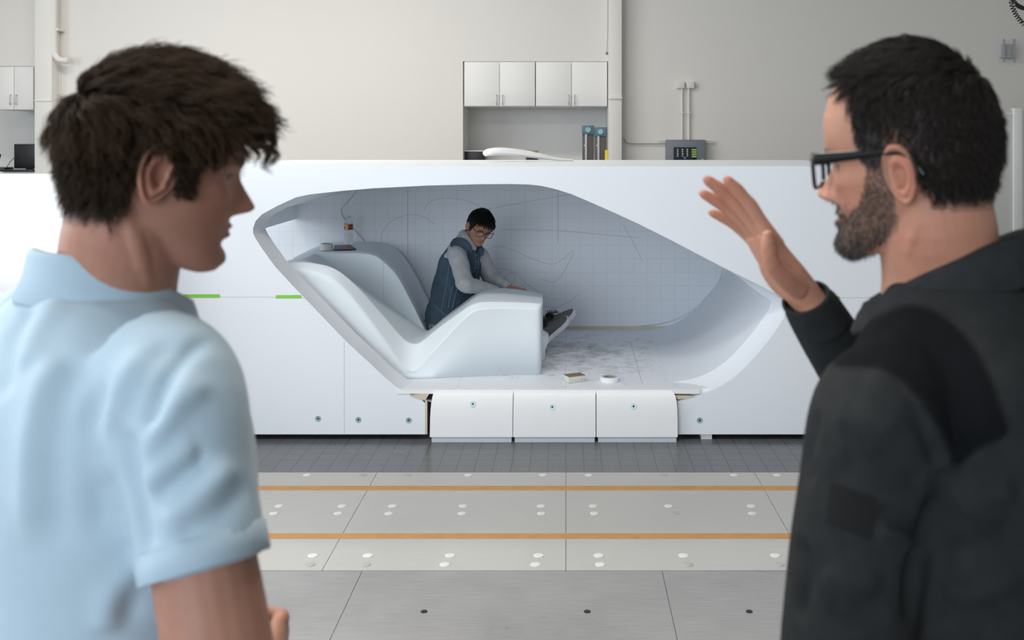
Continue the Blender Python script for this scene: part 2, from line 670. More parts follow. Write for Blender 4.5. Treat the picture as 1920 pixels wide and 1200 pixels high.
def cabinet(x0, x1, zb, zt, label, group):
    c = empty('wall_cabinet', ((x0 + x1) / 2, YW + 0.36, zb), label, 'cabinet', group)
    box('body', (x0 + 0.004, YW + 0.012, zb), (x1 - 0.004, YW + 0.70, zt), M_cab, c)
    xm = (x0 + x1) / 2
    for (a, b_, hx) in ((x0 + 0.006, xm - 0.003, xm - 0.035), (xm + 0.003, x1 - 0.006, xm + 0.035)):
        d = box('door', (a, YW - 0.012, zb + 0.004), (b_, YW + 0.010, zt - 0.012), M_cab, c, bevel=0.002)
        handle(d, hx, wz(187), YW - 0.012)
    return c


zb = wz(199.5)
ZA = AL[1][2] - 0.003
xa, xb = AL[1][0] + 0.01, AL[1][1] - 0.005
xm = wx(1004)
cabinet(xa, xm, zb, ZA, 'white double-door wall cabinet left of the seam, above the empty alcove corner', 'white wall cabinets')
cabinet(xm, xb, zb, ZA, 'white double-door wall cabinet beside the column, above the grey stands', 'white wall cabinets')
xl = AL[0][1] - 0.005
cabinet(xl - 0.475, xl, wz(206), AL[0][2] - 0.003, 'white double-door wall cabinet above the black monitor', 'white wall cabinets')

# counter shelves in the alcoves
for (x0, x1, zc, lab) in ((AL[1][0] + 0.01, AL[1][1] - 0.005, 1.34, 'white alcove counter beneath the long wall cabinets'),
                          (-8.6, AL[0][1] - 0.005, 1.28, 'white alcove counter under the black monitor')):
    o = box('counter', (x0, YW + 0.06, zc - 0.04), (x1, YW + 0.70, zc), M_cab, bevel=0.003)
    tag(o, lab, 'counter')
    add_ = bmesh.new()
    add_box(add_, (x0, YW + 0.08, 0.0), (x1, YW + 0.68, zc - 0.04))
    obj('base', add_, M_cab, o)

# ------------------------------------------------------------------ things in the alcoves
ZC1 = 1.34
YA = YW + 0.18
def wa(px, py, Y=YA):
    return W(px, py, Y)
a0, a1 = wa(870, 284), wa(909, 297)
o = box('storage_box', (a0.x, YA, ZC1), (a1.x, YA + 0.3, a0.z), M_black, bevel=0.004)
tag(o, 'black flat box with a white lid at the left end of the alcove counter', 'box')
box('lid', (a0.x - 0.004, YA - 0.004, a0.z), (a1.x + 0.004, YA + 0.304, a0.z + 0.012), M_white, o)
a0, a1 = wa(984, 281, YA + .1), wa(1011, 297, YA + .1)
o = box('picture_frame', (a0.x, YA + 0.1, ZC1), (a1.x, YA + 0.13, a0.z), mat('taupe_frame', (0.42, 0.38, 0.34, 1), 0.6))
tag(o, 'small taupe frame behind the white curved panel', 'picture frame')
box('dark_panel', (a0.x + 0.02, YA + 0.096, ZC1 + 0.02), (a1.x - 0.02, YA + 0.1, a0.z - 0.02), M_black, o)
M_clamp = mat('brown_grey_metal', (0.115, 0.10, 0.09, 1), 0.5, noise_amt=0.2)
M_blue = mat('blue_steel', (0.10, 0.19, 0.24, 1), 0.4, noise_amt=0.25, noise_scale=30)
for (p0, p1, top, lab) in ((1091.5, 1114, 235, 'taller grey-brown clamp stand with blue head'), (1115, 1137, 238.5, 'shorter grey-brown clamp stand with blue head beside the yellow can')):
    A, B = wa(p0, top), wa(p1, 300)
    c = empty('clamp_stand', ((A.x + B.x) / 2, YA + 0.05, ZC1), lab, 'stand', 'clamp stands in the alcove')
    h = A.z - ZC1
    box('post', (A.x + 0.004, YA + 0.02, ZC1), (B.x - 0.004, YA + 0.14, A.z - 0.11), M_clamp, c, bevel=0.004)
    rail_x = A.x + (B.x - A.x) * 0.32
    box('rail', (rail_x - 0.012, YA + 0.004, ZC1), (rail_x + 0.012, YA + 0.02, A.z - 0.10), M_steel, c)
    hd = box('head', (A.x, YA, A.z - 0.11), (B.x, YA + 0.16, A.z), M_blue, c, bevel=0.006)
    bm = bmesh.new()
    mx_ = (A.x + B.x) / 2
    add_lathe(bm, [(0.032, -0.012), (0.032, 0.0), (0.022, 0.0), (0.022, -0.006)], (mx_, YA - 0.002, A.z - 0.055), n=24, axis='Y')
    obj('knob', bm, mat('pale_knob', (0.35, 0.50, 0.56, 1), 0.4), hd, smooth=True)
    bm = bmesh.new()
    add_ellipsoid(bm, (rail_x - 0.018, YA, wz(273)), (0.008, 0.006, 0.008), seg=12, ring=8)
    obj('button', bm, M_white, c, smooth=True)
A = wa(1137.5, 281, YA + .02)
bm = bmesh.new()
add_lathe(bm, [(0.026, 0), (0.027, 0.004), (0.027, A.z - ZC1 - 0.055), (0.024, A.z - ZC1 - 0.045), (0.026, A.z - ZC1 - 0.045), (0.026, A.z - ZC1)], (A.x, YA - 0.05, ZC1), n=20)
o = obj('spray_can', bm, M_yellow, smooth=True)
tag(o, 'yellow can at the right end of the alcove counter', 'can')

# monitor and phone on the left counter
ZC2 = 1.28
YM = YW + 0.25
A, B = W(20, 270, YM), W(70, 316, YM)
c = empty('monitor', ((A.x + B.x) / 2, YM, ZC2), 'black computer monitor on the counter by the left column', 'monitor')
bm = bmesh.new()
add_box(bm, (A.x + 0.04, YM, B.z), (B.x + 0.1, YM + 0.04, A.z))
obj('screen', bm, M_black, c, bevel=0.006)
box('stand', ((A.x + B.x) / 2, YM + 0.04, ZC2), ((A.x + B.x) / 2 + 0.08, YM + 0.07, B.z + 0.05), M_black, c)
box('base', (A.x + 0.06, YM - 0.06, ZC2), (B.x, YM + 0.12, ZC2 + 0.015), M_black, c)
A = W(-2, 301, YM - .1)
bm = bmesh.new()
add_box(bm, (A.x - 0.15, YM - 0.16, ZC2), (A.x + 0.10, YM + 0.05, ZC2 + 0.05))
o = obj('desk_phone', bm, M_black, bevel=0.01)
tag(o, 'black desk phone left of the monitor', 'phone')
bm = bmesh.new()
add_tube(bm, [(A.x - 0.02, YM - 0.12, ZC2 + 0.05), (A.x - 0.03, YM - 0.08, ZC2 + 0.12), (A.x - 0.05, YM - 0.0, ZC2 + 0.2)], 0.02, n=10, smooth_path=4)
obj('handset', bm, M_black, o, smooth=True)
tube('cord', [(A.x + 0.09, YM - 0.1, ZC2 + 0.04), (A.x + 0.12, YM - 0.06, ZC2 + 0.12), (A.x + 0.17, YM - 0.02, ZC2 + 0.19)], 0.004, M_black, o, smooth_path=4)
box('keyboard', (W(10, 318, YM - .15).x, YM - 0.24, ZC2), (W(70, 318, YM - .15).x, YM - 0.10, ZC2 + 0.025), M_black, bevel=0.004)
tag(bpy.data.objects['keyboard'], 'black keyboard in front of the monitor', 'keyboard')

# ------------------------------------------------------------------ pipes, boxes and cables on the wall
YP = YW - 0.16
pts = [W(101, -260, YP), W(101, 40, YP), W(101, 92, YP), W(103, 103, YP), W(110, 111, YP), W(118, 113, YP), W(125, 113, YP) + Vector((0.005, 0.02, 0))]
bm = bmesh.new()
pts2 = [Vector((pts[0].x, YP, 5.0))] + pts[1:]
add_tube(bm, pts2, 0.036, n=18, smooth_path=5)
o = obj('drain_pipe', bm, M_trim, smooth=True)
tag(o, 'white pipe with an elbow coming down the wall beside the left column', 'pipe')
A = W(125, 113, YP)
bm = bmesh.new()
add_lathe(bm, [(0.042, 0.0), (0.042, 0.03), (0.03, 0.035)], (A.x - 0.01, YP, A.z), n=20, axis='X')
obj('coupling', bm, M_trim, o, smooth=True)
A = W(101, 92, YP)
bm = bmesh.new()
add_lathe(bm, [(0.040, -0.02), (0.041, 0.0), (0.040, 0.03)], A, n=20)
obj('collar', bm, M_trim, o, smooth=True)
A = W(101, 55, YP)
box('bracket', (A.x - 0.055, YP - 0.01, A.z - 0.012), (A.x + 0.055, YW - 0.003, A.z + 0.012), M_trim, o)
# ribbed raceway under the pipe
bm = bmesh.new()
for j in range(4):
    x = wx(101 + j * 4)
    add_box(bm, (x, YW - 0.02, 0.0), (x + 0.012, YW - 0.002, wz(121)))
o = obj('cable_raceway', bm, M_trim)
tag(o, 'pale ribbed raceway on the wall beneath the elbow pipe', 'raceway')

# grey control panel with conduits
A, B = W(1249, 262, YW - 0.12), W(1323, 330, YW - 0.12)
c = empty('control_panel', ((A.x + B.x) / 2, YW, B.z), 'grey electrical control box on the wall under two white conduits', 'electrical box')
box('housing', (A.x, YW - 0.12, B.z), (B.x, YW - 0.001, A.z), M_grey, c, bevel=0.006)
S0, S1 = W(1263, 276, YW - 0.125), W(1306, 318, YW - 0.125)
sc_ = box('display', (S0.x, YW - 0.127, S1.z), (S1.x, YW - 0.119, S0.z), mat('display_black', (0.02, 0.022, 0.03, 1), 0.3), c)
Mled = mat('display_white', (0.75, 0.75, 0.75, 1), 0.4)
Mgl = mat('display_green', (0.42, 0.66, 0.16, 1), 0.4)
Mor = mat('display_orange', (0.8, 0.38, 0.14, 1), 0.4)
Mbl = mat('display_blue', (0.05, 0.3, 0.8, 1), 0.4)
for r_ in range(4):
    for cc in range(3):
        q = W(1270.7 + cc * 9, 280.5 + r_ * 4, YW - 0.129)
        box('indicator', (q.x - 0.007, YW - 0.130, q.z - 0.008), (q.x + 0.007, YW - 0.127, q.z + 0.008), Mor if (r_ == 3 and cc > 0) else Mled, sc_)
    q0, q1 = W(1297, 279.5 + r_ * 4.2, YW - .129), W(1306, 282 + r_ * 4.2, YW - .129)
    box('green_bar', (q0.x, YW - 0.130, q1.z), (q1.x, YW - 0.127, q0.z), Mgl, sc_)
q = W(1284, 296, YW - .129)
box('blue_mark', (q.x - 0.012, YW - 0.130, q.z - 0.012), (q.x + 0.012, YW - 0.127, q.z + 0.012), Mbl, sc_)
for q in range(4):
    p_ = W(1268 + 0 * q, 282 + q * 4, YW - .129)
    box('scale_mark', (p_.x - 0.012, YW - 0.130, p_.z - 0.003), (p_.x - 0.004, YW - 0.127, p_.z + 0.003), mat('display_dim', (0.2, 0.2, 0.22, 1)), sc_)
bm = bmesh.new()
K = W(1317.5, 299, YW - .125)
add_lathe(bm, [(0.016, -0.004), (0.016, 0.0), (0.010, 0.001)], (K.x, YW - 0.122, K.z), n=18, axis='Y')
obj('lock', bm, M_steel, c, smooth=True)
for (px, bx0, bx1, lab) in ((1278.8, 1268.5, 1283.5, 'white outlet box and conduit above the grey control box, the one nearer the column'), (1291.5, 1287.5, 1302, 'white outlet box and conduit above the grey control box, the one farther from the column')):
    P0, P1 = W(px, 166, YW - 0.03), W(px, 262, YW - 0.03)
    B0, B1 = W(bx0, 153, YW - 0.05), W(bx1, 165.5, YW - 0.05)
    e = empty('outlet_conduit', ((B0.x + B1.x) / 2, YW, P1.z), lab, 'conduit', 'outlet conduits above the control box')
    box('box', (B0.x, YW - 0.06, B1.z), (B1.x, YW - 0.001, B0.z), M_wall, e, bevel=0.004)
    tube('pipe', [(P0.x, YW - 0.03, B1.z + 0.01), (P0.x, YW - 0.03, A.z + 0.001)], 0.012, M_wall, e, n=14)
    box('strap', (P0.x - 0.022, YW - 0.045, wz(213)), (P0.x + 0.022, YW, wz(211)), M_trim, e)
pts = [W(1169.5, 259, YW - .05), W(1171, 263, YW - .03), W(1177, 268.5, YW - .03), W(1190, 269.5, YW - .03), W(1220, 269.5, YW - .03), W(1248.5, 269.5, YW - .03)]
o = tube('wall_cable', pts, 0.007, mat('grey_cable', (0.38, 0.38, 0.36, 1), 0.5), smooth_path=5, n=8)
tag(o, 'grey cable running from the column to the control box', 'cable')
for (p0, p1, py, lab) in ((1233, 1249, 264, 'short thin rod left of the control box'), (1323, 1339, 264.5, 'upper thin rod right of the control box'), (1323, 1339, 268, 'lower thin rod right of the control box')):
    o = tube('conduit_stub', [W(p0, py, YW - .03), W(p1, py, YW - .03)], 0.007, M_wall, n=8)
    tag(o, lab, 'conduit', 'conduit stubs by the control box')
# thin wire hanging at the column's left edge
o = tube('hanging_wire', [Vector((wx(1139.5), YW - .08, 4.8)), W(1139.5, 40, YW - .08), W(1138.6, 80, YW - .08), W(1138, 98, YW - .08)], 0.006, mat('dim_wire', (0.45, 0.45, 0.43, 1), 0.6), smooth_path=4, n=8)
tag(o, 'thin grey wire hanging along the left edge of the column', 'wire')
bm = bmesh.new()
q = W(1138, 100, YW - .08)
add_ellipsoid(bm, q, (0.016, 0.016, 0.02), seg=12, ring=8)
obj('plug', bm, M_grey, o, smooth=True)

# wall bracket and coiled hose on the right
YB = YW - 0.02
c = empty('wall_bracket', W(1887, 96, YB), 'grey square bracket with two bars high on the right wall', 'bracket')
A, B = W(1875, 82, YB), W(1901, 109, YB)
Mbr = mat('bracket_grey', (0.42, 0.44, 0.45, 1), 0.5)
box('plate', (A.x + 0.02, YW - 0.05, B.z + 0.01), (B.x - 0.02, YW - 0.001, A.z - 0.01), Mbr, c, bevel=0.008)
for q in (1880, 1899):
    P0, P1 = W(q, 74, YB), W(q, 117, YB)
    box('bar', (P0.x - 0.012, YW - 0.065, P1.z), (P0.x + 0.012, YW - 0.05, P0.z), Mbr, c)
box('tray', (A.x, YW - 0.09, B.z), (B.x, YW - 0.001, B.z + 0.016), Mbr, c)
M_hose = mat('black_rubber', (0.02, 0.02, 0.02, 1), 0.5)
path = catmull([tuple(W(p, q, 10.5)) for p, q in ((1897, -60), (1895, -25), (1896, 3), (1903, 24), (1914, 40), (1928, 52), (1946, 62))], 10)
coil = []
nst = 220
P_ = np.array(path)
seg = np.linspace(0, len(P_) - 1.001, nst)
for i, s in enumerate(seg):
    a = int(s)
    f = s - a
    c0 = P_[a] * (1 - f) + P_[a + 1] * f
    T = Vector(P_[a + 1] - P_[a]).normalized()
    u = T.orthogonal().normalized()
    v = T.cross(u)
    an = i / nst * 2 * math.pi * 24
    coil.append(Vector(c0) + (u * math.cos(an) + v * math.sin(an)) * 0.022)
hz = Vector((W(1897, -60, 10.5).x, 10.5, 5.0))
o = tube('coiled_hose', [hz] + coil, 0.0055, M_hose, n=6)
tag(o, 'black coiled hose hanging in the upper right corner', 'hose')
path2 = catmull([tuple(W(p, q, 10.6)) for p, q in ((1897, -60), (1899, -20), (1902, 4), (1911, 12), (1922, 16), (1940, 15))], 10)
coil = []
P_ = np.array(path2)
seg = np.linspace(0, len(P_) - 1.001, nst)
for i, s in enumerate(seg):
    a = int(s)
    f = s - a
    c0 = P_[a] * (1 - f) + P_[a + 1] * f
    T = Vector(P_[a + 1] - P_[a]).normalized()
    u = T.orthogonal().normalized()
    v = T.cross(u)
    an = i / nst * 2 * math.pi * 24
    coil.append(Vector(c0) + (u * math.cos(an) + v * math.sin(an)) * 0.02)
obj_ = tube('upper_loop', coil, 0.0055, M_hose, o, n=6)

# pale partition on the right
YR = 9.0
A = W(1915.5, 203, YR)
c = empty('partition', (A.x, YR, 0), 'pale panelled partition with a white corner post behind the man in black', 'partition')
z1 = W(0, 208, YR).z
M_part = mat('partition_panel', (0.66, 0.65, 0.61, 1), 0.6, noise_amt=0.02)
box('panel', (W(1780, 0, YR).x, YR, 0.0), (W(1899, 0, YR).x, YR + 0.04, W(0, 205, YR).z), M_part, c)
box('post', (W(1899, 0, YR).x, YR - 0.02, 0.0), (A.x, YR + 0.06, A.z), M_white, c, bevel=0.004)
box('side_panel', (A.x, YR, 0.0), (A.x + 1.6, YR + 0.04, z1), M_part, c)
box('cap_rail', (W(1780, 0, YR).x, YR - 0.008, W(0, 215, YR).z), (W(1899, 0, YR).x, YR, W(0, 213, YR).z), M_white, c)

# machine seen in the gap beside the mock-up
YG = 7.9
A, B = W(1655, 470, YG), W(1690, 620, YG)
c = empty('tool_cart', ((A.x + B.x) / 2 + .15, YG, 0.0), 'dark grey cart with a white tool on top, past the right end of the mock-up', 'cart')
box('cabinet', (A.x, YG, 0.05), (A.x + 0.55, YG + 0.5, W(0, 517, YG).z), M_grey, c, bevel=0.01)
box('back_panel', (A.x, YG + 0.5, 0.0), (A.x + 0.55, YG + 0.54, W(0, 440, YG).z), M_grey, c)
q = W(1664, 510, YG + .1)
bm = bmesh.new()
add_lathe(bm, [(0.05, 0), (0.055, 0.02), (0.05, 0.05), (0.02, 0.06), (0.015, 0.075)], (q.x + 0.02, YG + 0.12, W(0, 517, YG).z), n=20)
obj('white_tool', bm, M_white, c, smooth=True)
# ------------------------------------------------------------------ the white full-size vehicle interior mock-up
YF, YI, YBK = 5.55, 5.72, 7.30       # front face, inner edge of the lip, inside of the back board
zf = lambda py: CAM_H - (py - PY) * YF / FPX
xf = lambda px: (px - PX) * YF / FPX
ZTOP, ZBOT, ZFL = zf(313), 0.032, 0.281
XL, XR = -2.62, xf(1657)
buck = empty('vehicle_mockup', ((XL + XR) / 2, (YF + YBK) / 2, 0.0), 'long white full-size vehicle mock-up with a large angular opening, standing on the dark plate', 'mock-up')

# opening outline on the front face (pixels), from the lower left, over the top, to the lower right
OUT = [(808, 754), (790, 748), (768, 739), (745, 727), (722, 708), (700, 687), (650, 641), (600, 589), (550, 537), (515, 499), (492, 467), (479, 447),
       (474.5, 437), (474.5, 428), (479, 415), (491, 402), (520, 386), (555, 370), (580, 364.5), (640, 358), (700, 353), (800, 348), (900, 345.3), (960, 345), (990, 345.8),
       (1015, 348.5), (1040, 354), (1070, 363.5), (1100, 376), (1150, 398), (1200, 421), (1250, 446), (1300, 472), (1350, 498), (1400, 523), (1432, 539), (1455, 551),
       (1468, 561), (1473.5, 571), (1474, 583), (1469, 597), (1458, 615), (1440, 640), (1420, 664), (1400, 686), (1380, 705), (1360, 719), (1340, 730), (1320, 738), (1300, 743), (1268, 748)]
outl = [Vector((xf(p), YF, zf(q))) for p, q in OUT]
n = len(outl)
# inward normals in the face plane and lip width along the outline
def lip_width(p):
    x = p[0]
    if p[1] < 420 and x > 560 and x < 1380:
        return 0.004
    if x < 700:
        return 0.02
    if x < 1000:
        return 0.02
    return 0.012 + 0.040 * sstep(1390, 1450, x) if p[1] < 575 else 0.052


inner = []
for i, p in enumerate(outl):
    a, b = outl[max(0, i - 1)], outl[min(n - 1, i + 1)]
    t = (b - a).normalized()
    nrm = Vector((t.z, 0, -t.x))     # to the right of travel = towards the opening
    w = lip_width(OUT[i])
    q = p + nrm * w
    q.y = YI
    inner.append(q)

# front board: outer rectangle minus the opening and the sill notch, with thickness
xn0, xn1 = xf(797), xf(1271)
iL = OUT.index((520, 386))
iR = OUT.index((1400, 523))
inner_pts = [Vector((xn0, YF, zf(757)))] + outl[1:-1] + [Vector((xn1, YF, zf(752)))]
iR = inner_pts.index(outl[iR])
iL = inner_pts.index(outl[iL])
bm = bmesh.new()
vin = [bm.verts.new(p) for p in inner_pts]
vout = []
for i, p in enumerate(inner_pts):
    vo = []
    if i <= iL:
        vo.append(bm.verts.new((XL, YF, p.z)))
    if i == iL:
        vo.append(bm.verts.new((XL, YF, ZTOP)))
    if iL <= i <= iR:
        vo.append(bm.verts.new((p.x, YF, ZTOP)))
    if i == iR:
        vo.append(bm.verts.new((XR, YF, ZTOP)))
    if i >= iR:
        vo.append(bm.verts.new((XR, YF, p.z)))
    vout.append(vo)
for i in range(len(vin) - 1):
    bm.faces.new((vin[i], vin[i + 1], vout[i + 1][0], vout[i][-1]))
for i in (iL, iR):
    bm.faces.new((vin[i], vout[i][0], vout[i][1], vout[i][2]))
for a_, b_, X0 in ((vin[0], vout[0][0], XL), (vin[-1], vout[-1][-1], XR)):
    c_ = bm.verts.new((a_.co.x, YF, ZBOT))
    d_ = bm.verts.new((X0, YF, ZBOT))
    bm.faces.new((a_, b_, d_, c_))
ext = bmesh.ops.extrude_face_region(bm, geom=bm.faces[:])
bmesh.ops.translate(bm, verts=[g for g in ext['geom'] if isinstance(g, bmesh.types.BMVert)], vec=(0, 0.03, 0))
front = obj('front_board', bm, M_buck, buck)

# lip: rounded return from the face into the cabin
bm = bmesh.new()
rows_ = []
for t in (0.0, 0.06, 0.18, 0.36, 0.58, 0.8, 1.0):
    row = []
    for a, b in zip(outl, inner):
        e = 1 - (1 - t) ** 2.2          # leaves the face squarely, rounds towards the cabin
        y = YF + 0.001 + (YI - YF) * t
        row.append(Vector((a.x + (b.x - a.x) * (0.45 * t + 0.55 * t * t), y, a.z + (b.z - a.z) * (0.45 * t + 0.55 * t * t))))
    rows_.append(row)
add_loft(bm, rows_, cap=False, closed=False)
obj('opening_lip', bm, M_buck, buck, smooth=True)

# cabin shell: the top and right side run straight back from the inner lip
i0 = next(i for i, p in enumerate(OUT) if p == (520, 386))
bm = bmesh.new()
rows_ = []
for t in (0.0, 0.25, 0.5, 0.75, 1.0):
    rows_.append([Vector((q.x, YI + (YBK - YI) * t, q.z)) for q in inner[i0:]])
add_loft(bm, rows_, cap=False, closed=False)
cab = obj('cabin_shell', bm, M_buck, buck, smooth=True)
XLW = -1.975        # left end wall of the cabin
ZS = 1.092
# roof over the left corner, end wall above the slot, slot beyond it
box('cabin_end_wall', (XLW - 0.02, YF + 0.03, ZS), (XLW, YBK, zf(386) + 0.05), M_buck, buck)
bm = bmesh.new()
add_box(bm, (XLW - 0.02, YF + 0.18, zf(386)), (xf(520) + 0.05, YBK, zf(386) + 0.02))
obj('cabin_roof_corner', bm, M_buck, buck)
box('end_wall', (XL, YF + 0.03, ZBOT), (XL + 0.02, YBK, 0.40), M_buck, buck)  # unseen left end kept low, roof open above, to let daylight into the slot
box('end_wall', (XR - 0.02, YF + 0.03, ZBOT), (XR, YBK, ZTOP), M_buck, buck)


# back board with drawn grid
def board_mat(name, col, gx, line, amt, dirt=0.0):
    m = bpy.data.materials.new(name)
    m.use_nodes = True
    N, L = m.node_tree.nodes, m.node_tree.links
    b = N['Principled BSDF']
    b.inputs['Roughness'].default_value = 0.5
    tc = N.new('ShaderNodeTexCoord')
    sx = N.new('ShaderNodeSeparateXYZ')
    L.new(tc.outputs['Object'], sx.inputs[0])
    cb = N.new('ShaderNodeCombineXYZ')
    L.new(sx.outputs['X'], cb.inputs['X'])
    L.new(sx.outputs['Z' if not dirt else 'Y'], cb.inputs['Y'])
    br = N.new('ShaderNodeTexBrick')
    br.offset = 0
    br.inputs['Scale'].default_value = 1
    br.inputs['Brick Width'].default_value = gx
    br.inputs['Row Height'].default_value = gx
    br.inputs['Mortar Size'].default_value = line
    br.inputs['Mortar Smooth'].default_value = 0.3
    L.new(cb.outputs[0], br.inputs['Vector'])
    mu = N.new('ShaderNodeMath')
    mu.operation = 'MULTIPLY'
    mu.inputs[1].default_value = amt
    L.new(br.outputs['Fac'], mu.inputs[0])
    mx = N.new('ShaderNodeMix')
    mx.data_type = 'RGBA'
    mx.inputs[6].default_value = col
    mx.inputs[7].default_value = (0.45, 0.50, 0.56, 1)
    L.new(mu.outputs[0], mx.inputs[0])
    out = mx.outputs[2]
    if dirt:
        nz = N.new('ShaderNodeTexNoise')
        nz.inputs['Scale'].default_value = 5.5
        nz.inputs['Detail'].default_value = 10
        nz.inputs['Roughness'].default_value = 0.72
        mp = N.new('ShaderNodeMapping')
        mp.inputs['Scale'].default_value = (1.9, 1.7, 1)
        mp.inputs['Location'].default_value = (0.31, 0.2, 0)
        L.new(tc.outputs['Object'], mp.inputs[0])
        L.new(mp.outputs[0], nz.inputs['Vector'])
        # scuffs are thickest by the footwell, thin out to the edges
        gr = N.new('ShaderNodeVectorMath')
        gr.operation = 'DISTANCE'
        gr.inputs[1].default_value = (0.05, 6.45, ZFL)
        L.new(tc.outputs['Object'], gr.inputs[0])
        fall = N.new('ShaderNodeMapRange')
        fall.inputs[1].default_value = 0.15
        fall.inputs[2].default_value = 0.95
        fall.inputs[3].default_value = 0.17
        fall.inputs[4].default_value = -0.05
        L.new(gr.outputs['Value'], fall.inputs[0])
        ad = N.new('ShaderNodeMath')
        L.new(nz.outputs['Fac'], ad.inputs[0])
        L.new(fall.outputs[0], ad.inputs[1])
        rp = N.new('ShaderNodeMapRange')
        rp.inputs[1].default_value = 0.56
        rp.inputs[2].default_value = 0.80
        rp.inputs[3].default_value = 0
        rp.inputs[4].default_value = dirt
        L.new(ad.outputs[0], rp.inputs[0])
        m3 = N.new('ShaderNodeMix')
        m3.data_type = 'RGBA'
        L.new(rp.outputs[0], m3.inputs[0])
        L.new(out, m3.inputs[6])
        m3.inputs[7].default_value = (0.22, 0.215, 0.23, 1)
        out = m3.outputs[2]
    L.new(out, b.inputs['Base Color'])
    return m


M_back = board_mat('gridded_back_board', (0.83, 0.86, 0.905, 1), 0.10, 0.0016, 0.35)
M_cfloor = board_mat('scuffed_cabin_floor', (0.85, 0.875, 0.92, 1), 0.61, 0.0018, 0.5, dirt=0.75)
bb = box('back_board', (XL, YBK, 0.22), (XR, YBK + 0.06, ZTOP), M_back, buck)
box('cabin_floor', (XL + 0.02, YF + 0.03, ZFL - 0.03), (XR - 0.02, YBK, ZFL), M_cfloor, buck)
box('floor_front_edge', (xf(745), YF - 0.005, ZFL - 0.022), (xf(1312), YF + 0.03, ZFL + 0.0005), M_sill, buck)
box('back_batten', (-0.6, YBK - 0.008, ZFL), (W(1258, 0, YBK).x, YBK, ZFL + 0.024), M_beige, buck)
# roof board
bm = bmesh.new()
add_box(bm, (XLW - 0.02, YF + 0.03, ZTOP - 0.02), (XR, YBK, ZTOP))
obj('roof_board', bm, M_buck, buck)
box('roof_strip', (XL, YF + 0.0, ZTOP), (xf(1512), YF + 0.02, ZTOP + 0.003), M_buck, buck)

# seams, scribed lines: thin strips on the boards
def line_on(pts, y, w, m, name, parent):
    bm = bmesh.new()
    P_ = [Vector((p.x, y, p.z)) for p in pts]
    add_tube(bm, P_, [(w, w * 0.5)] * len(P_), n=6, up=(1, 0, 0) if abs((P_[1] - P_[0]).normalized().x) < .7 else (0, 0, 1))
    return obj(name, bm, m, parent)


M_seam = mat('panel_seam', (0.55, 0.59, 0.64, 1), 0.7)
for px, q0, q1 in ((645.5, 640, 815),):
    line_on([W(px, q0, YF), W(px, q1, YF)], YF - 0.0005, 0.0016, M_seam, 'seam', front)
for (p0, p1, q) in ((413, 515, 557), (565, 573, 559), (1560, 1655, 558)):
    line_on([W(p0, q, YF), W(p1, q, YF)], YF - 0.0005, 0.0014, M_seam, 'seam', front)
line_on([W(1431, 612, YI + .02), W(1452, 612, YI - .06), W(1474, 582, YF)], YF + .1, 0.0002, M_seam, 'seam', front) if False else None
# joint in the back board
for px, q0, q1 in ((1046.5, 352, 456), (764.5, 350, 480)):
    line_on([W(px, q0, YBK), W(px, q1, YBK)], YBK - 0.0008, 0.0013, M_line, 'joint', bb)
line_on([W(1046.5, 456, YBK), W(1046.5, 590, YBK)], YBK - 0.0008, 0.0013, M_sill, 'joint', bb)
# pencil sweeps drawn on the back board
sweeps = [
    [(716, 470), (716, 440), (730, 418), (760, 404), (790, 405), (815, 420)],
    [(795, 395), (806, 378), (840, 371), (880, 378), (905, 390)],
    [(915, 392), (990, 378), (1060, 366), (1110, 360)],
    [(940, 430), (1040, 432), (1130, 440), (1200, 446)],
    [(905, 470), (935, 462), (965, 470), (1000, 486), (1040, 495), (1075, 470), (1060, 505), (1040, 528), (1015, 524)],
    [(945, 530), (950, 515), (963, 512), (965, 524), (955, 535), (943, 528)],
    [(905, 500), (960, 508), (985, 530), (1010, 548), (1030, 560)],
    [(1000, 560), (1030, 577), (1060, 570), (1085, 552)],
    [(1168, 420), (1190, 460), (1205, 490)],
    [(1130, 612), (1190, 612), (1250, 604), (1300, 580), (1335, 545), (1352, 520), (1361, 497)],
    [(1180, 614), (1235, 608), (1280, 595), (1320, 566), (1345, 533), (1357, 500)],
]
for sw in sweeps:
    P_ = [Vector(p) for p in catmull([(a, b, 0) for a, b in sw], 5)]
    line_on([W(p.x, p.y, YBK) for p in P_], YBK - 0.0006, 0.0011, M_line, 'pencil_sweep', bb)
for (p0, p1) in (((1257, 617), (1304, 708)), ((1182, 641), (1204, 719))):
    A_ = Vector(W(p0[0], p0[1], (CAM_H - ZFL) * FPX / (p0[1] - PY)))
    B_ = Vector(W(p1[0], p1[1], (CAM_H - ZFL) * FPX / (p1[1] - PY)))
    tube('floor_seam', [A_, B_], 0.0014, M_line, buck, n=6)
# thin cord hanging inside, in front of the board
cord = [W(671, 356, YI + .05), W(655, 375, 6.3), W(641, 391, 6.9), W(641, 400, YBK - .03), W(649, 414, YBK - .03), W(664, 430, YBK - .03), W(689, 458, YBK - .03)]
tube('cord', cord, 0.0028, mat('grey_cord', (0.32, 0.33, 0.35, 1), 0.6), buck, n=6, smooth_path=5)

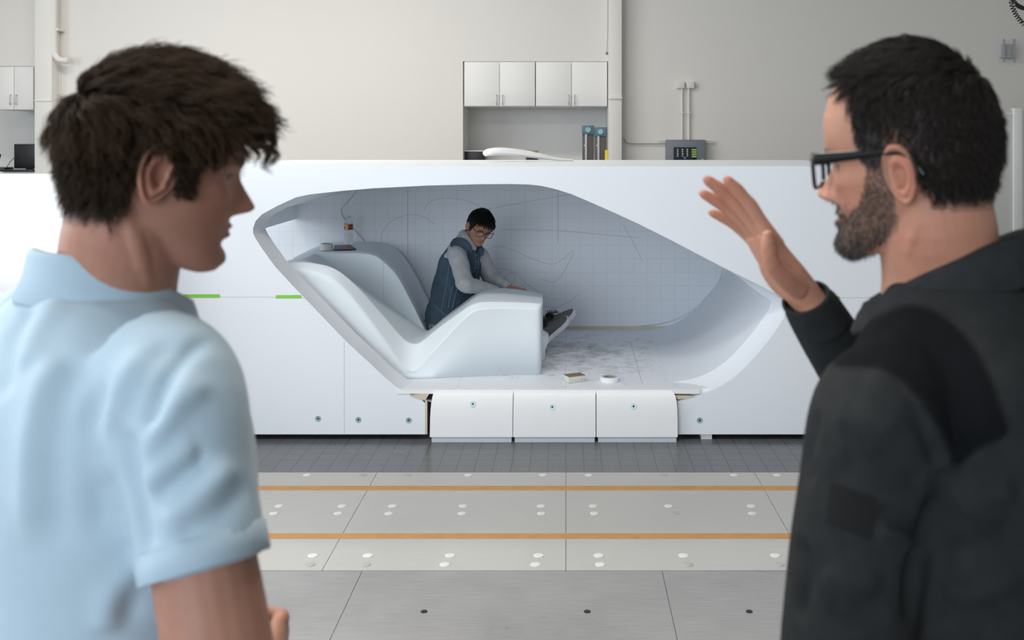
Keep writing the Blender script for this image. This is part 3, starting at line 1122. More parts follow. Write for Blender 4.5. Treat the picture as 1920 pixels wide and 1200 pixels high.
# green tape pieces
for (p0, p1, q0, q1) in ((343, 413.5, 551.5, 558.5), (516, 566, 553, 559.5), (1558, 1575, 555, 562)):
    A, B = W(p0, q0, YF), W(p1, q1, YF)
    bm = bmesh.new()
    d = 0.012
    pts = [Vector((A.x, 0, B.z)), Vector((B.x - d * .3, 0, B.z)), Vector((B.x, 0, (A.z + B.z) / 2)), Vector((B.x - d * .6, 0, A.z)), Vector((A.x + d * .4, 0, A.z - .001))]
    v0 = [bm.verts.new((p.x, YF - 0.0012, p.z)) for p in pts]
    v1 = [bm.verts.new((p.x, YF - 0.0002, p.z)) for p in pts]
    bm.faces.new(v0)
    bm.faces.new(v1[::-1])
    for i in range(5):
        bm.faces.new((v0[i], v1[i], v1[(i + 1) % 5], v0[(i + 1) % 5]))
    t = obj('tape_strip', bm, M_green, buck)
    t['label'] = 'bright green masking tape'

# screws in their recessed cups
M_cup = mat('screw_cup', (0.30, 0.42, 0.45, 1), 0.4)
M_cup2 = mat('pale_screw_cup', (0.62, 0.78, 0.84, 1), 0.4)


def screw(px, py, y, parent, m=M_cup, tilt=0.0):
    c = W(px, py, y)
    bm = bmesh.new()
    add_lathe(bm, [(0.0165, 0.0), (0.0165, -0.0015), (0.0135, -0.0022), (0.010, -0.0006), (0.006, -0.0006)], (0, 0, 0), n=22, axis='Y')
    bmesh.ops.transform(bm, matrix=Matrix.Translation(c) @ Matrix.Rotation(tilt, 4, 'X'), verts=bm.verts)
    s = obj('screw', bm, m, parent, smooth=True)
    bm = bmesh.new()
    add_lathe(bm, [(0.0055, 0.0), (0.0055, -0.0012), (0.002, -0.0014)], (0, 0, 0), n=14, axis='Y')
    bmesh.ops.transform(bm, matrix=Matrix.Translation(c) @ Matrix.Rotation(tilt, 4, 'X'), verts=bm.verts)
    obj('screw_head', bm, M_black, s)


for px, py in ((596.5, 785), (672, 787), (766.5, 788), (1312, 788)):
    screw(px, py, YF, buck)

# sill panels: three boards bowed outward, closing the notch
YSB, YST = 5.505, 5.52
for (pt0, pt1, pb0, pb1, sx_, kk) in ((815, 962, 806, 961, 886.5, 0), (963, 1117, 962, 1117, 1035.5, 1), (1118.5, 1259, 1118.5, 1270.5, 1188, 2)):
    bm = bmesh.new()
    rws = []
    NS = 14
    for i in range(NS + 1):
        t = i / NS
        # profile: bottom straight up, rounding back at the top to the cabin floor
        z = 0.030 + (ZFL - 0.006 - 0.030) * math.sin(t * math.pi / 2) ** 1.0 if t < 1 else ZFL - 0.006
        y = YSB + (YF - 0.004 - YSB) * (1 - math.cos(t * math.pi / 2)) ** 1.7
        ky = y / FPX
        s = t ** 2.2
        if kk == 2:
            s = t ** 3.5
        p0 = pb0 + (pt0 - pb0) * (s if kk == 0 else t)
        p1 = pb1 + (pt1 - pb1) * s
        # pixel edges are read at the sill's own distance
        X0, X1 = (p0 - PX) * YSB / FPX, (p1 - PX) * YSB / FPX
        rws.append([Vector((X0, y, z)), Vector((X1, y, z)), Vector((X1, y + 0.02, z - 0.004)), Vector((X0, y + 0.02, z - 0.004))])
    add_loft(bm, rws, cap=True)
    sp = obj('sill_panel', bm, M_sill, buck, smooth=True, angle=R(30))
    screw(sx_, 757.5 if kk == 0 else (763 if kk == 1 else 762), YSB + 0.0045, sp, M_cup2, tilt=R(-9))
    box('base_strip', ((pb0 + 3 - PX) * YSB / FPX, YSB + 0.006, 0.0), ((pb1 - 2 - PX) * YSB / FPX, YSB + 0.04, 0.031), M_seam, sp)
# raw board edges and dark gaps at the ends of the notch
box('notch_edge', (xn0 - 0.001, YF + 0.001, ZBOT), (xn0 + 0.012, YF + 0.16, zf(750)), M_beige, buck)
box('notch_edge', (xn1 - 0.006, YF + 0.001, ZBOT), (xn1 + 0.001, YF + 0.16, zf(750)), M_beige, buck)
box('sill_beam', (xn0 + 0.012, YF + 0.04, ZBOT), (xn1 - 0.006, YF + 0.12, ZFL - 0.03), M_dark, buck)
for (q, s) in (((770, 741), (806, 743)), ((1268, 748), (1306, 744))):
    A, B = W(q[0], q[1], YF), W(s[0], s[1], YF)
    bm = bmesh.new()
    if q[0] < 1000:
        tri = [(768, 741), (806, 736.5), (797, 751), (785, 748)]
    else:
        tri = [(1264, 741.5), (1303, 742.5), (1287, 747.5), (1271, 749)]
    v0 = [bm.verts.new((*W(a, b, YF - .003).xz, 0)) for a, b in tri]
    for v in v0:
        v.co = Vector((v.co.x, YF - 0.004, v.co.y))
    f0 = bm.faces.new(v0)
    ex = bmesh.ops.extrude_face_region(bm, geom=[f0])
    bmesh.ops.translate(bm, verts=[g for g in ex['geom'] if isinstance(g, bmesh.types.BMVert)], vec=(0, 0.06, 0))
    obj('raw_corner', bm, M_beige, buck)
# feet under the mock-up
for px in (1325,):
    c = W(px, 820, YF + 0.05)
    box('foot', (c.x - 0.035, YF + 0.02, 0.0), (c.x + 0.025, YF + 0.14, ZBOT + 0.002), M_sill, buck)
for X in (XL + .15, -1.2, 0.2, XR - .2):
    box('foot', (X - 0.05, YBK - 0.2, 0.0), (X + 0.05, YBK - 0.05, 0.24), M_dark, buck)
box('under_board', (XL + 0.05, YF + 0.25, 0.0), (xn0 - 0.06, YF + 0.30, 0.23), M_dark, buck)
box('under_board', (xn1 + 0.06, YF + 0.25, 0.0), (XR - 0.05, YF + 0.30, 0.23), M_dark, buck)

# ------------------------------------------------------------------ milled foam seat inside the cabin
def resamp(pts, n):
    P_ = np.array(catmull([tuple(p) for p in pts], 12))
    d = np.r_[0, np.cumsum(np.linalg.norm(np.diff(P_, axis=0), axis=1))]
    s = np.linspace(0, d[-1], n)
    return np.stack([np.interp(s, d, P_[:, i]) for i in range(P_.shape[1])], 1)


seat = empty('seat_form', (-0.9, 6.3, ZFL), 'white sculpted foam seat form with a V-shaped hollow, inside the mock-up', 'seat')
# stations: (x_near, z_near, y_near, chamfer_drop, x_far, z_far)  near edge Y~5.95, far edge Y=6.5
ST = [(-1.80, .90, 5.95, .03, -1.80, .89), (-1.66, .945, 5.95, .03, -1.68, .905), (-1.56, .955, 5.95, .035, -1.64, .931), (-1.48, .948, 5.95, .045, -1.53, .855),
      (-1.38, .922, 5.95, .06, -1.43, .786), (-1.30, .868, 5.95, .08, -1.34, .724), (-1.204, .770, 5.95, .10, -1.24, .655), (-1.078, .621, 5.95, .125, -1.10, .558),
      (-.985, .508, 5.95, .145, -1.0, .489), (-.935, .466, 5.95, .150, -.94, .447), (-.885, .458, 5.95, .15, -.905, .428), (-.835, .490, 5.95, .14, -.86, .458), (-.76, .552, 5.95, .12, -.787, .520),
      (-.667, .622, 5.96, .085, -.69, .594), (-.58, .684, 5.965, .05, -.61, .655), (-.53, .706, 5.97, .035, -.55, .696), (-.48, .713, 5.975, .03, -.48, .708), (-.35, .710, 5.985, .025, -.34, .700),
      (-.22, .703, 5.995, .022, -.22, .682), (-.165, .699, 6.0, .02, -.175, .672)]
ST = resamp(ST, 90)
rings = []
YFAR = 6.50
for (xn, zn, yn, cd, xfa, zfa) in ST:
    t = sstep(-0.95, -0.15, xn)
    ylow = 5.80 + 0.10 * sstep(-.95, -.2, xn)     # near face leans out towards the lip on the left
    cd *= .78
    ych = ylow + 0.004
    yn = ylow + 0.012 + cd * 1.0
    zlow = ZFL + 0.001
    rr = 0.012
    ring = []
    ring.append(Vector((xfa, YFAR, zlow)))
    ring.append(Vector((xfa, YFAR, zfa - 0.03)))
    ring.append(Vector((xfa, YFAR, zfa - 0.004)))
    ring.append(Vector((xfa, YFAR - 0.006, zfa)))
    for q in (0.25, 0.5, 0.75):
        ring.append(Vector((xfa + (xn - xfa) * q, YFAR + (yn - YFAR) * q, zfa + (zn - zfa) * (q ** 1.25))))
    ring.append(Vector((xn, yn + rr, zn - 0.0005)))
    ring.append(Vector((xn, yn + rr * .3, zn - rr * .12)))
    ring.append(Vector((xn, yn - rr * .35, zn - rr * .6)))
    # chamfer down to the near face, the lower edge slides towards the V bottom
    xc = xn + (-0.857 - xn) * 0.10 * min(1, cd / .15)
    yc = ych
    zc = zn - cd - rr
    for q in (.12, .5, .88):
        ring.append(Vector((xn + (xc - xn) * q, yn - rr * .35 + (yc - yn + rr * .35) * q, zn - rr * .6 + (zc - zn + rr * .6) * q)))
    ring.append(Vector((xc, yc - .002, zc - .006)))
    ring.append(Vector((xc, yc - (yc - ylow) * .25, max(zc - 0.03, zlow + .04))))
    ring.append(Vector((xc, ylow, max(zc - 0.12, zlow + 0.02))))
    ring.append(Vector((xc, ylow - 0.005, zlow)))
    rings.append(ring)
# round the right-hand vertical corner
last = rings[-1]
cxr = -0.150
for dx, inset in ((0.008, 0.002), (0.016, 0.007), (0.022, 0.015), (0.025, 0.026)):
    r2 = []
    for p in last:
        q = p.copy()
        q.x = last[0].x + dx if False else p.x + dx
        ymid = 6.25
        q.y = p.y + (inset if p.y < ymid else -inset)
        if p.z > ZFL + 0.01:
            q.z = p.z - inset * 0.25
        r2.append(q)
    rings.append(r2)
bm = bmesh.new()
vr = add_loft(bm, rings, cap=True)
bm.edges.ensure_lookup_table()
def crisp(i, j, ks):
    for k_ in ks:
        e_ = bm.edges.get((vr[i][k_], vr[j][k_]))
        if e_:
            e_.smooth = False
NR = len(vr) - 5
for i in range(NR):
    crisp(i, i + 1, (2, 3, 8, 9))
    if ST[i][0] > -0.93:
        crisp(i, i + 1, (12, 13))
for i in range(NR, len(vr) - 1):
    crisp(i, i + 1, (3, 8, 9))
for f_ in bm.faces:
    if len(f_.verts) == 3:
        for e_ in f_.edges:
            if len(e_.link_faces) == 2 and len(e_.link_faces[0].verts) != len(e_.link_faces[1].verts):
                e_.smooth = False
so = obj('front_seat', bm, M_seat, seat, smooth=True, angle='keep')
# far lobe
near = resamp([(-1.78, .90), (-1.70, .925), (-1.60, .933), (-1.45, .935), (-1.33, .934), (-1.25, .920), (-1.19, .880), (-1.10, .785), (-1.0, .60), (-.93, .455), (-.90, .40)], 60)
far = resamp([(-1.80, .90), (-1.72, .925), (-1.62, .933), (-1.48, .935), (-1.38, .932), (-1.29, .905), (-1.21, .860), (-1.12, .74), (-1.03, .57), (-.97, .43), (-.94, .37)], 60)
rings = []
for (xa_, za_), (xb_, zb_) in zip(near, far):
    ring = [Vector((xa_, YFAR - 0.004, ZFL + 0.001)), Vector((xa_, YFAR - 0.004, za_ - 0.02)), Vector((xa_, YFAR - 0.002, za_ - 0.005)), Vector((xa_, YFAR + 0.008, za_))]
    for q in (.15, .35, .6, .85):
        ring.append(Vector((xa_ + (xb_ - xa_) * q, YFAR + (7.27 - YFAR) * q, za_ + (zb_ - za_) * q + 0.004 * math.sin(q * math.pi))))
    ring += [Vector((xb_, 7.255, zb_ - 0.004)), Vector((xb_, 7.27, zb_ - 0.02)), Vector((xb_, 7.27, ZFL + 0.001))]
    rings.append(ring)
bm = bmesh.new()
add_loft(bm, rings, cap=True)
lobe = obj('rear_seat', bm, M_seat, seat, smooth=True, angle=R(50))
line_on([W(719, 482, YFAR - .004), W(719, 568, YFAR - .004)], YFAR - 0.0045, 0.0012, M_seam, 'seam', lobe)
# low seat pan behind the hollow, and the leg-rest block by the shoes
box('seat_pan', (-1.0, YFAR + 0.005, ZFL + 0.001), (-0.42, 7.2, 0.395), M_seat, seat, bevel=0.02)
A = W(1026.5, 642, 6.30)
prof = [(-0.30, ZFL), (0.022, ZFL), (0.024, 0.345), (0.045, 0.395), (0.043, 0.42), (0.01, 0.442), (-0.30, 0.442)]
A = W(1015, 650, 6.30)
bm = bmesh.new()
v0 = [bm.verts.new((A.x + a, 6.28, b)) for a, b in prof]
f0 = bm.faces.new(v0)
ex = bmesh.ops.extrude_face_region(bm, geom=[f0])
bmesh.ops.translate(bm, verts=[g for g in ex['geom'] if isinstance(g, bmesh.types.BMVert)], vec=(0, 0.17, 0))
obj('side_lug', bm, M_seat, seat, bevel=0.006)

# ------------------------------------------------------------------ things lying in the mock-up
ZT = 0.9395
YT = 6.62
A = W(612.5, 470, YT)
M_tape = mat('cream_tape', (0.68, 0.67, 0.62, 1), 0.6)
M_core = mat('cardboard_core', (0.36, 0.32, 0.28, 1), 0.8)


def tape_roll(name, c, r, h, m, label, ri=0.65):
    bm = bmesh.new()
    prof = [(r * ri, 0), (r - .002, 0), (r, .002), (r, h - .002), (r - .002, h), (r * ri, h)]
    rings_ = []
    for k_ in range(36):
        a = 2 * math.pi * k_ / 36
        rings_.append([Vector(c) + Vector((rr_ * math.cos(a), rr_ * math.sin(a), z_)) for rr_, z_ in prof])
    add_loft(bm, rings_ + [rings_[0]], cap=False)
    bmesh.ops.remove_doubles(bm, verts=bm.verts, dist=1e-5)
    o = obj(name, bm, m, smooth=True, origin=c)
    tag(o, label, 'tape roll')
    bm = bmesh.new()
    rings_ = []
    for k_ in range(36):
        a = 2 * math.pi * k_ / 36
        rings_.append([Vector(c) + Vector((rr_ * math.cos(a), rr_ * math.sin(a), z_)) for rr_, z_ in ((r * ri - .004, 0.001), (r * ri + .0005, 0.001), (r * ri + .0005, h - .001), (r * ri - .004, h - .001))])
    add_loft(bm, rings_ + [rings_[0]], cap=False)
    bmesh.ops.remove_doubles(bm, verts=bm.verts, dist=1e-5)
    obj('core', bm, M_core, o, smooth=True)
    return o


tape_roll('tape_roll', (A.x, YT, ZT + .0005), 0.041, 0.043, M_tape, 'thick cream roll of tape standing on top of the seat form', ri=0.86)
# magazine
bm = bmesh.new()
q = [(625.5, 469), (668, 468), (656, 460.5), (627, 461)]
zmag = ZT + 0.0015
def on_z(px, py, z):
    Y = (CAM_H - z) * FPX / (py - PY)
    return W(px, py, Y)
vs = [bm.verts.new(on_z(a, b, zmag)) for a, b in q]
f0 = bm.faces.new(vs)
ex = bmesh.ops.extrude_face_region(bm, geom=[f0])
bmesh.ops.translate(bm, verts=[g for g in ex['geom'] if isinstance(g, bmesh.types.BMVert)], vec=(0, 0, 0.006))
o = obj('magazine', bm, mat('magazine_dark', (0.04, 0.035, 0.05, 1), 0.35))
tag(o, 'thin red and blue booklet lying flat between the tape roll and the bottle', 'booklet')
for (pts, c_) in (([(640, 467.5), (662, 467.2), (652, 461.2), (637, 461.5)], (0.30, 0.055, 0.055, 1)), ([(630, 467.8), (640, 467.5), (637, 461.5), (630.5, 461.8)], (0.07, 0.09, 0.28, 1))):
    bm = bmesh.new()
    vs = [bm.verts.new(on_z(a, b, zmag + .0062)) for a, b in pts]
    f0 = bm.faces.new(vs)
    ex = bmesh.ops.extrude_face_region(bm, geom=[f0])
    bmesh.ops.translate(bm, verts=[g for g in ex['geom'] if isinstance(g, bmesh.types.BMVert)], vec=(0, 0, 0.0004))
    obj('cover_picture', bm, mat('cover_ink', c_, 0.4), o)
# water bottle
B = on_z(653.5, 458.5, ZT)
bx, by = B.x, B.y
M_pet = bpy.data.materials.new('clear_plastic')
M_pet.use_nodes = True
_b = M_pet.node_tree.nodes['Principled BSDF']
_b.inputs['Base Color'].default_value = (0.93, 0.96, 0.97, 1)
_b.inputs['Transmission Weight'].default_value = 0.6
_b.inputs['Roughness'].default_value = 0.12
_b.inputs['IOR'].default_value = 1.15
root = empty('water_bottle', (bx, by, ZT), 'clear plastic water bottle with a red and yellow label on top of the seat form', 'bottle')
bm = bmesh.new()
pr = [(0.020, 0.001), (0.028, 0.004), (0.030, 0.012)]
for j in range(6):
    z_ = 0.016 + j * 0.012
    pr += [(0.031, z_), (0.0285, z_ + 0.006)]
pr += [(0.031, 0.09), (0.0315, 0.13), (0.031, 0.145), (0.027, 0.160), (0.018, 0.176), (0.0125, 0.184), (0.0125, 0.192)]
add_lathe(bm, pr, (bx, by, ZT), n=28)
obj('bottle_body', bm, M_pet, root, smooth=True)
bm = bmesh.new()
add_lathe(bm, [(0.0145, 0.0), (0.0145, 0.013), (0.0125, 0.015)], (bx, by, ZT + 0.186), n=20)
obj('cap', bm, mat('grey_cap', (0.55, 0.58, 0.60, 1), 0.4), root, smooth=True)
bm = bmesh.new()
def lab_arc(a0, a1, z0, z1, r):
    b2 = bmesh.new()
    rws = [[Vector((bx + r * math.cos(a0 + (a1 - a0) * i / 14), by + r * math.sin(a0 + (a1 - a0) * i / 14), ZT + z)) for i in range(15)] for z in (z0, z1)]
    rws2 = [[Vector((bx + (r - .0004) * math.cos(a0 + (a1 - a0) * i / 14), by + (r - .0004) * math.sin(a0 + (a1 - a0) * i / 14), ZT + z)) for i in range(15)] for z in (z1, z0)]
    add_loft(b2, rws + rws2 + [rws[0]], cap=False, closed=False)
    return b2
lb = obj('bottle_label', lab_arc(0, 2 * math.pi, 0.105, 0.144, 0.0322), mat('label_red', (0.32, 0.03, 0.02, 1), 0.4), root)
obj('yellow_panel', lab_arc(R(215), R(275), 0.106, 0.143, 0.0326), mat('label_yellow', (0.75, 0.45, 0.16, 1), 0.4), lb)
obj('dark_motif', lab_arc(R(222), R(240), 0.112, 0.128, 0.0329), mat('label_dark', (0.06, 0.03, 0.02, 1), 0.4), lb)
# sanding block on the cabin floor
c = on_z(1077, 715, ZFL) + Vector((0, 0, .0006))
bm = bmesh.new()
add_box(bm, (-0.0535, -0.036, 0), (0.0535, 0.036, 0.036))
bmesh.ops.transform(bm, matrix=Matrix.Translation(c) @ Matrix.Rotation(R(-36 + 62), 4, 'Z') @ Matrix.Scale(1, 4), verts=bm.verts)
o = obj('sanding_block', bm, mat('speckled_foam', (0.62, 0.66, 0.60, 1), 0.8, noise_amt=0.5, noise_scale=160), bevel=0.003)
tag(o, 'brown-topped sanding block with pale speckled sides on the cabin floor', 'sanding block')
bm = bmesh.new()
add_box(bm, (-0.052, -0.035, 0.0345), (0.052, 0.035, 0.0385))
bmesh.ops.transform(bm, matrix=Matrix.Translation(c) @ Matrix.Rotation(R(-36 + 62), 4, 'Z'), verts=bm.verts)
obj('abrasive_face', bm, mat('brown_abrasive', (0.22, 0.165, 0.10, 1), 0.95, noise_amt=0.25, noise_scale=120), o)
# white tape roll on the cabin floor
c = on_z(1143, 715, ZFL)
o = tape_roll('tape_roll', (c.x, c.y, ZFL + .0005), 0.056, 0.028, mat('white_tape', (0.86, 0.86, 0.87, 1), 0.5), 'flat white roll of tape on the cabin floor near the sill', ri=0.60)
bm = bmesh.new()
rings_ = []
for k_ in range(36):
    a = 2 * math.pi * k_ / 36
    rings_.append([Vector((c.x + rr_ * math.cos(a), c.y + rr_ * math.sin(a), ZFL + z_)) for rr_, z_ in ((.0345, .0287), (.043, .0287), (.043, .0293), (.0345, .0293))])
add_loft(bm, rings_ + [rings_[0]], cap=False)
bmesh.ops.remove_doubles(bm, verts=bm.verts, dist=1e-5)
obj('printed_ring', bm, mat('blue_print', (0.42, 0.50, 0.66, 1), 0.5, noise_amt=0.5, noise_scale=120), o)

# curved white panel lying on the alcove-side, seen over the roof
YPN = 7.05
pth = [W(909, 289, 6.85), W(917, 285.5, 6.86), W(940, 284, 6.88), W(975, 287, 6.9), W(1010, 292, 6.92), W(1043, 298, 6.94), W(1075, 301, 6.96)]
bm = bmesh.new()
rad = [0.024, 0.036, 0.040, 0.036, 0.028, 0.016, 0.008]
P_ = [Vector((p.x, p.y, max(p.z, ZTOP + r_ * .7 + .002))) for p, r_ in zip(pth, rad)]
add_tube(bm, P_, [(r_ * 0.7, r_ * 2.0) for r_ in rad], n=18, smooth_path=5, up=(0, 0, 1))
o = obj('curved_panel', bm, M_white, smooth=True)
tag(o, 'curved white moulded panel lying on the roof of the mock-up', 'panel')

# low white body form on the far left
YLB = 4.9
bm = bmesh.new()
rings_ = []
zt = W(0, 333, YLB).z
for x in np.linspace(-3.6, -2.32, 12):
    e = 0.0 if x < -2.36 else 0.02
    ring = []
    for (y, z) in ((YLB + .6, 0.02), (YLB + .6, zt - .1), (YLB + .55, zt), (YLB + .3, zt + .004), (YLB + .05, zt), (YLB, zt - .015), (YLB - .06, zt - .12), (YLB - .16, zt - .32), (YLB - .26, zt - .55), (YLB - .32, zt - .8), (YLB - .34, 0.1), (YLB - .33, 0.02)):
        ring.append(Vector((x, y, z)))
    rings_.append(ring)
add_loft(bm, rings_, cap=True)
o = obj('body_form', bm, M_sill, smooth=True, angle=R(35))
tag(o, 'smooth white body form left of the mock-up, behind the man in the blue shirt', 'body form')
bm = bmesh.new()
rings_ = []
for i in range(15):
    a = math.pi * i / 14
    cx_, cz_ = -2.80, 0.30
    rings_.append([Vector((cx_ - math.cos(a) * r_ * 1.1, y_, max(0.06, cz_ + math.sin(a) * r_ * 1.5))) for r_, y_ in ((.52, YLB - .10), (.51, YLB - .40), (.47, YLB - .43), (.30, YLB - .43), (.30, YLB - .1))])
add_loft(bm, rings_, cap=False, closed=False)
obj('arch', bm, M_buck, o, smooth=True)
# ------------------------------------------------------------------ tools for figures
CROWN = [1.14]


def Zm(z):
    """Heights given on the plain scale -> head space with a shorter face and a taller crown."""
    return .033 + (z - .033) * (.84 if z < .033 else CROWN[0])


def unmap(p):
    return Vector((p.x, p.y, .033 + (p.z - .033) / (.84 if p.z < .033 else CROWN[0])))


def head_grid(P, N=84, Mn=132):
    """Head surface in head space (+y face, +x the person's right, z up, origin between the ears)."""
    g = []
    phis = []
    for k_ in range(Mn):
        u = k_ / Mn * 2 * math.pi
        phis.append(u - 0.55 * math.sin(u))          # denser at the face (phi=0)
    for i in range(N):
        t = i / (N - 1)
        s = 0.5 - 0.5 * math.cos(math.pi * t)
        s = 0.5 * s + 0.5 * t
        z_f = -0.116 + s * 0.241
        z_b = z_f + 0.042 * (1 - sstep(-0.116, 0.02, z_f))
        yf = interp(z_f, P['front'])
        yb = interp(z_b, P['back'])
        w = interp(z_f, P['width'])
        yc = interp(z_f, P['centre'])
        row = []
        for ph in phis:
            c, sn = math.cos(ph), math.sin(ph)
            e = 2.25 + P.get('square', 0) * sstep(.025, .055, z_f) if c > 0 else 2.05
            a = (yf - yc) if c > 0 else (yc - yb)
            x = w * math.copysign(abs(sn) ** (2 / e), sn)
            y = yc + a * math.copysign(abs(c) ** (2 / e), c)
            f = (y - yb) / max(1e-6, yf - yb)
            z = z_b + (z_f - z_b) * sstep(0.0, 1.0, f)
            # features
            if y > 0.02:
                ax = abs(x)
                dy = 0.0
                na = interp(z, P['nose'])
                ns = interp(z, [(-.05, .013), (-.03, .0125), (-.02, .0105), (0, .0075), (.03, .006)])
                dy += na * math.exp(-(x / ns) ** 2)
                G = lambda cx, cz, sx, sz: math.exp(-((ax - cx) / sx) ** 2 - ((z - cz) / sz) ** 2)
                dy += 0.010 * G(.0135, -.0275, .0065, .0075)          # nostril wings
                dy -= 0.0125 * G(.031, .014, .0155, .0125)            # eye socket
                dy += 0.0065 * G(.031, .0125, .013, .0062)            # lids over the eyeball
                dy += 0.0045 * G(.028, .033, .022, .0075)             # brow
                dy += P.get('lips', 1) * (0.0085 * G(0, -.0515, .018, .0048) + 0.0095 * G(0, -.0635, .0155, .0058) - 0.0035 * G(0, -.0575, .021, .0021))
                dy += 0.0055 * G(0, -.095, .018, .013)                # chin
                dy -= 0.003 * G(0, -.076, .02, .006)
                dy += 0.004 * G(.047, -.010, .016, .014)              # cheekbone
                dy -= 0.003 * G(.044, -.052, .012, .018)
                y += dy
                x += math.copysign(0.0035 * G(.055, -.006, .02, .016), x)
            row.append(Vector((x, y, Zm(z))))
        g.append(row)
    return g


HEAD = dict(
    front=[(-.118, .062), (-.112, .080), (-.10, .0865), (-.085, .0855), (-.07, .0835), (-.055, .0855), (-.035, .088), (-.01, .0885), (.01, .0885), (.025, .092), (.045, .0945), (.065, .092), (.085, .082), (.102, .062), (.115, .036), (.122, .015), (.125, .002)],
    back=[(-.08, -.052), (-.07, -.062), (-.05, -.074), (-.02, -.086), (.02, -.097), (.05, -.0985), (.08, -.088), (.10, -.069), (.115, -.042), (.122, -.018), (.125, -.002)],
    width=[(-.118, .026), (-.112, .038), (-.10, .048), (-.08, .0565), (-.06, .0615), (-.03, .0665), (0, .0705), (.03, .0735), (.06, .0735), (.08, .067), (.10, .050), (.113, .031), (.121, .014), (.125, .002)],
    centre=[(-.12, .012), (-.06, -.006), (0, -.008), (.06, -.004), (.125, -.002)],
    nose=[(-.06, 0), (-.042, 0), (-.037, .004), (-.0335, .015), (-.029, .0265), (-.0225, .0295), (-.015, .0245), (0, .0145), (.015, .0055), (.025, .0015), (.035, 0)],
)


def grid_bm(bm, g, M):
    rings = [[M @ p for p in row] for row in g]
    add_loft(bm, rings, cap=True)


def grid_bvh(g, M):
    verts = []
    faces = []
    n = len(g[0])
    for row in g:
        verts += [M @ p for p in row]
    for i in range(len(g) - 1):
        for k_ in range(n):
            j = (k_ + 1) % n
            faces.append((i * n + k_, i * n + j, (i + 1) * n + j, (i + 1) * n + k_))
    return BVHTree.FromPolygons(verts, faces)


def ear_bm(bm, M, side, size=1.0, tilt=24, lean=-10, up=0.0, fwd=0.0):
    """Ear with helix, antihelix, bowl and lobe. side +1 the person's right."""
    prof = [(0.0, -.0035), (.16, -.0035), (.30, -.002), (.40, .0022), (.50, .0048), (.60, .0050), (.68, .0030), (.76, .0026), (.84, .0060), (.91, .0082), (.97, .0075), (1.0, .0045), (.985, .0010), (.90, -.0015), (.70, -.005), (.50, -.012), (.46, -.022)]
    n = 40
    rings = []
    Re = Matrix.Rotation(R(tilt) * side, 4, 'Z') @ Matrix.Rotation(R(lean), 4, 'X')
    base = Vector((0.0738 * side, -.010 + fwd, .004 + up))
    for fr, d in prof:
        d = d * 1.45 if fr < .95 else d * 1.2
        ring = []
        for k_ in range(n):
            a = 2 * math.pi * k_ / n
            # a=0 back, pi/2 up, pi front
            ca, sa = math.cos(a), math.sin(a)
            up = sa > 0
            ry = 0.0205 * (1 + 0.10 * sa)
            rz = 0.033 if up else 0.032
            if not up:
                ry *= 1 - 0.30 * abs(sa) ** 1.5
            yy = -ca * ry * fr
            zz = sa * rz * fr
            dd = d
            frontness = max(0, -ca)
            low = max(0, -sa)
            if fr > 0.3 and d > 0:
                dd = d * (1 - 0.75 * frontness ** 1.5) * (1 - .45 * low ** 2)
                if 0.3 < fr < 0.75 and sa < -0.4:
                    dd = d * 0.6 + 0.002
            if fr > .2 and fr < .45 and ca < -.75 and abs(sa) < .6:
                dd = .006                                   # tragus
            # bowl sits lower and forward
            cy = 0.003 * (1 - fr)
            cz = -0.005 * (1 - fr)
            p = Vector((dd * side, yy + cy, zz + cz)) * size
            # front edge merges into the cheek
            p.x -= side * 0.004 * frontness * fr
            ring.append(M @ (base + Re.to_3x3() @ p))
        rings.append(ring)
    if side < 0:
        rings = [r[::-1] for r in rings]
    add_loft(bm, rings, cap=True)


def eye_parts(M, parent, iris_col=(0.06, 0.035, 0.02, 1)):
    for s in (1, -1):
        c = M @ Vector((0.031 * s, 0.0630, Zm(0.0135)))
        bm = bmesh.new()
        add_ellipsoid(bm, c, (0.0122,) * 3, seg=20, ring=14)
        e = obj('eye', bm, M_eye, parent, smooth=True)
        bm = bmesh.new()
        d = (M.to_3x3() @ Vector((0, 1, 0))).normalized()
        q = d.to_track_quat('Z', 'Y').to_matrix().to_4x4()
        add_lathe(bm, [(0.0058, 0.0103), (0.0052, 0.0116), (0.002, 0.0126)], (0, 0, 0), n=16)
        bmesh.ops.transform(bm, matrix=Matrix.Translation(c) @ q, verts=bm.verts)
        obj('iris', bm, M_iris, e, smooth=True)


M_eye = mat('eye_white', (0.30, 0.26, 0.24, 1), 0.25)
M_iris = mat('dark_iris', (0.03, 0.02, 0.015, 1), 0.15)


def limb_frame(a, b, up):
    T = (Vector(b) - Vector(a)).normalized()
    u = Vector(up) - T * Vector(up).dot(T)
    u.normalize()
    return T, u, T.cross(u)


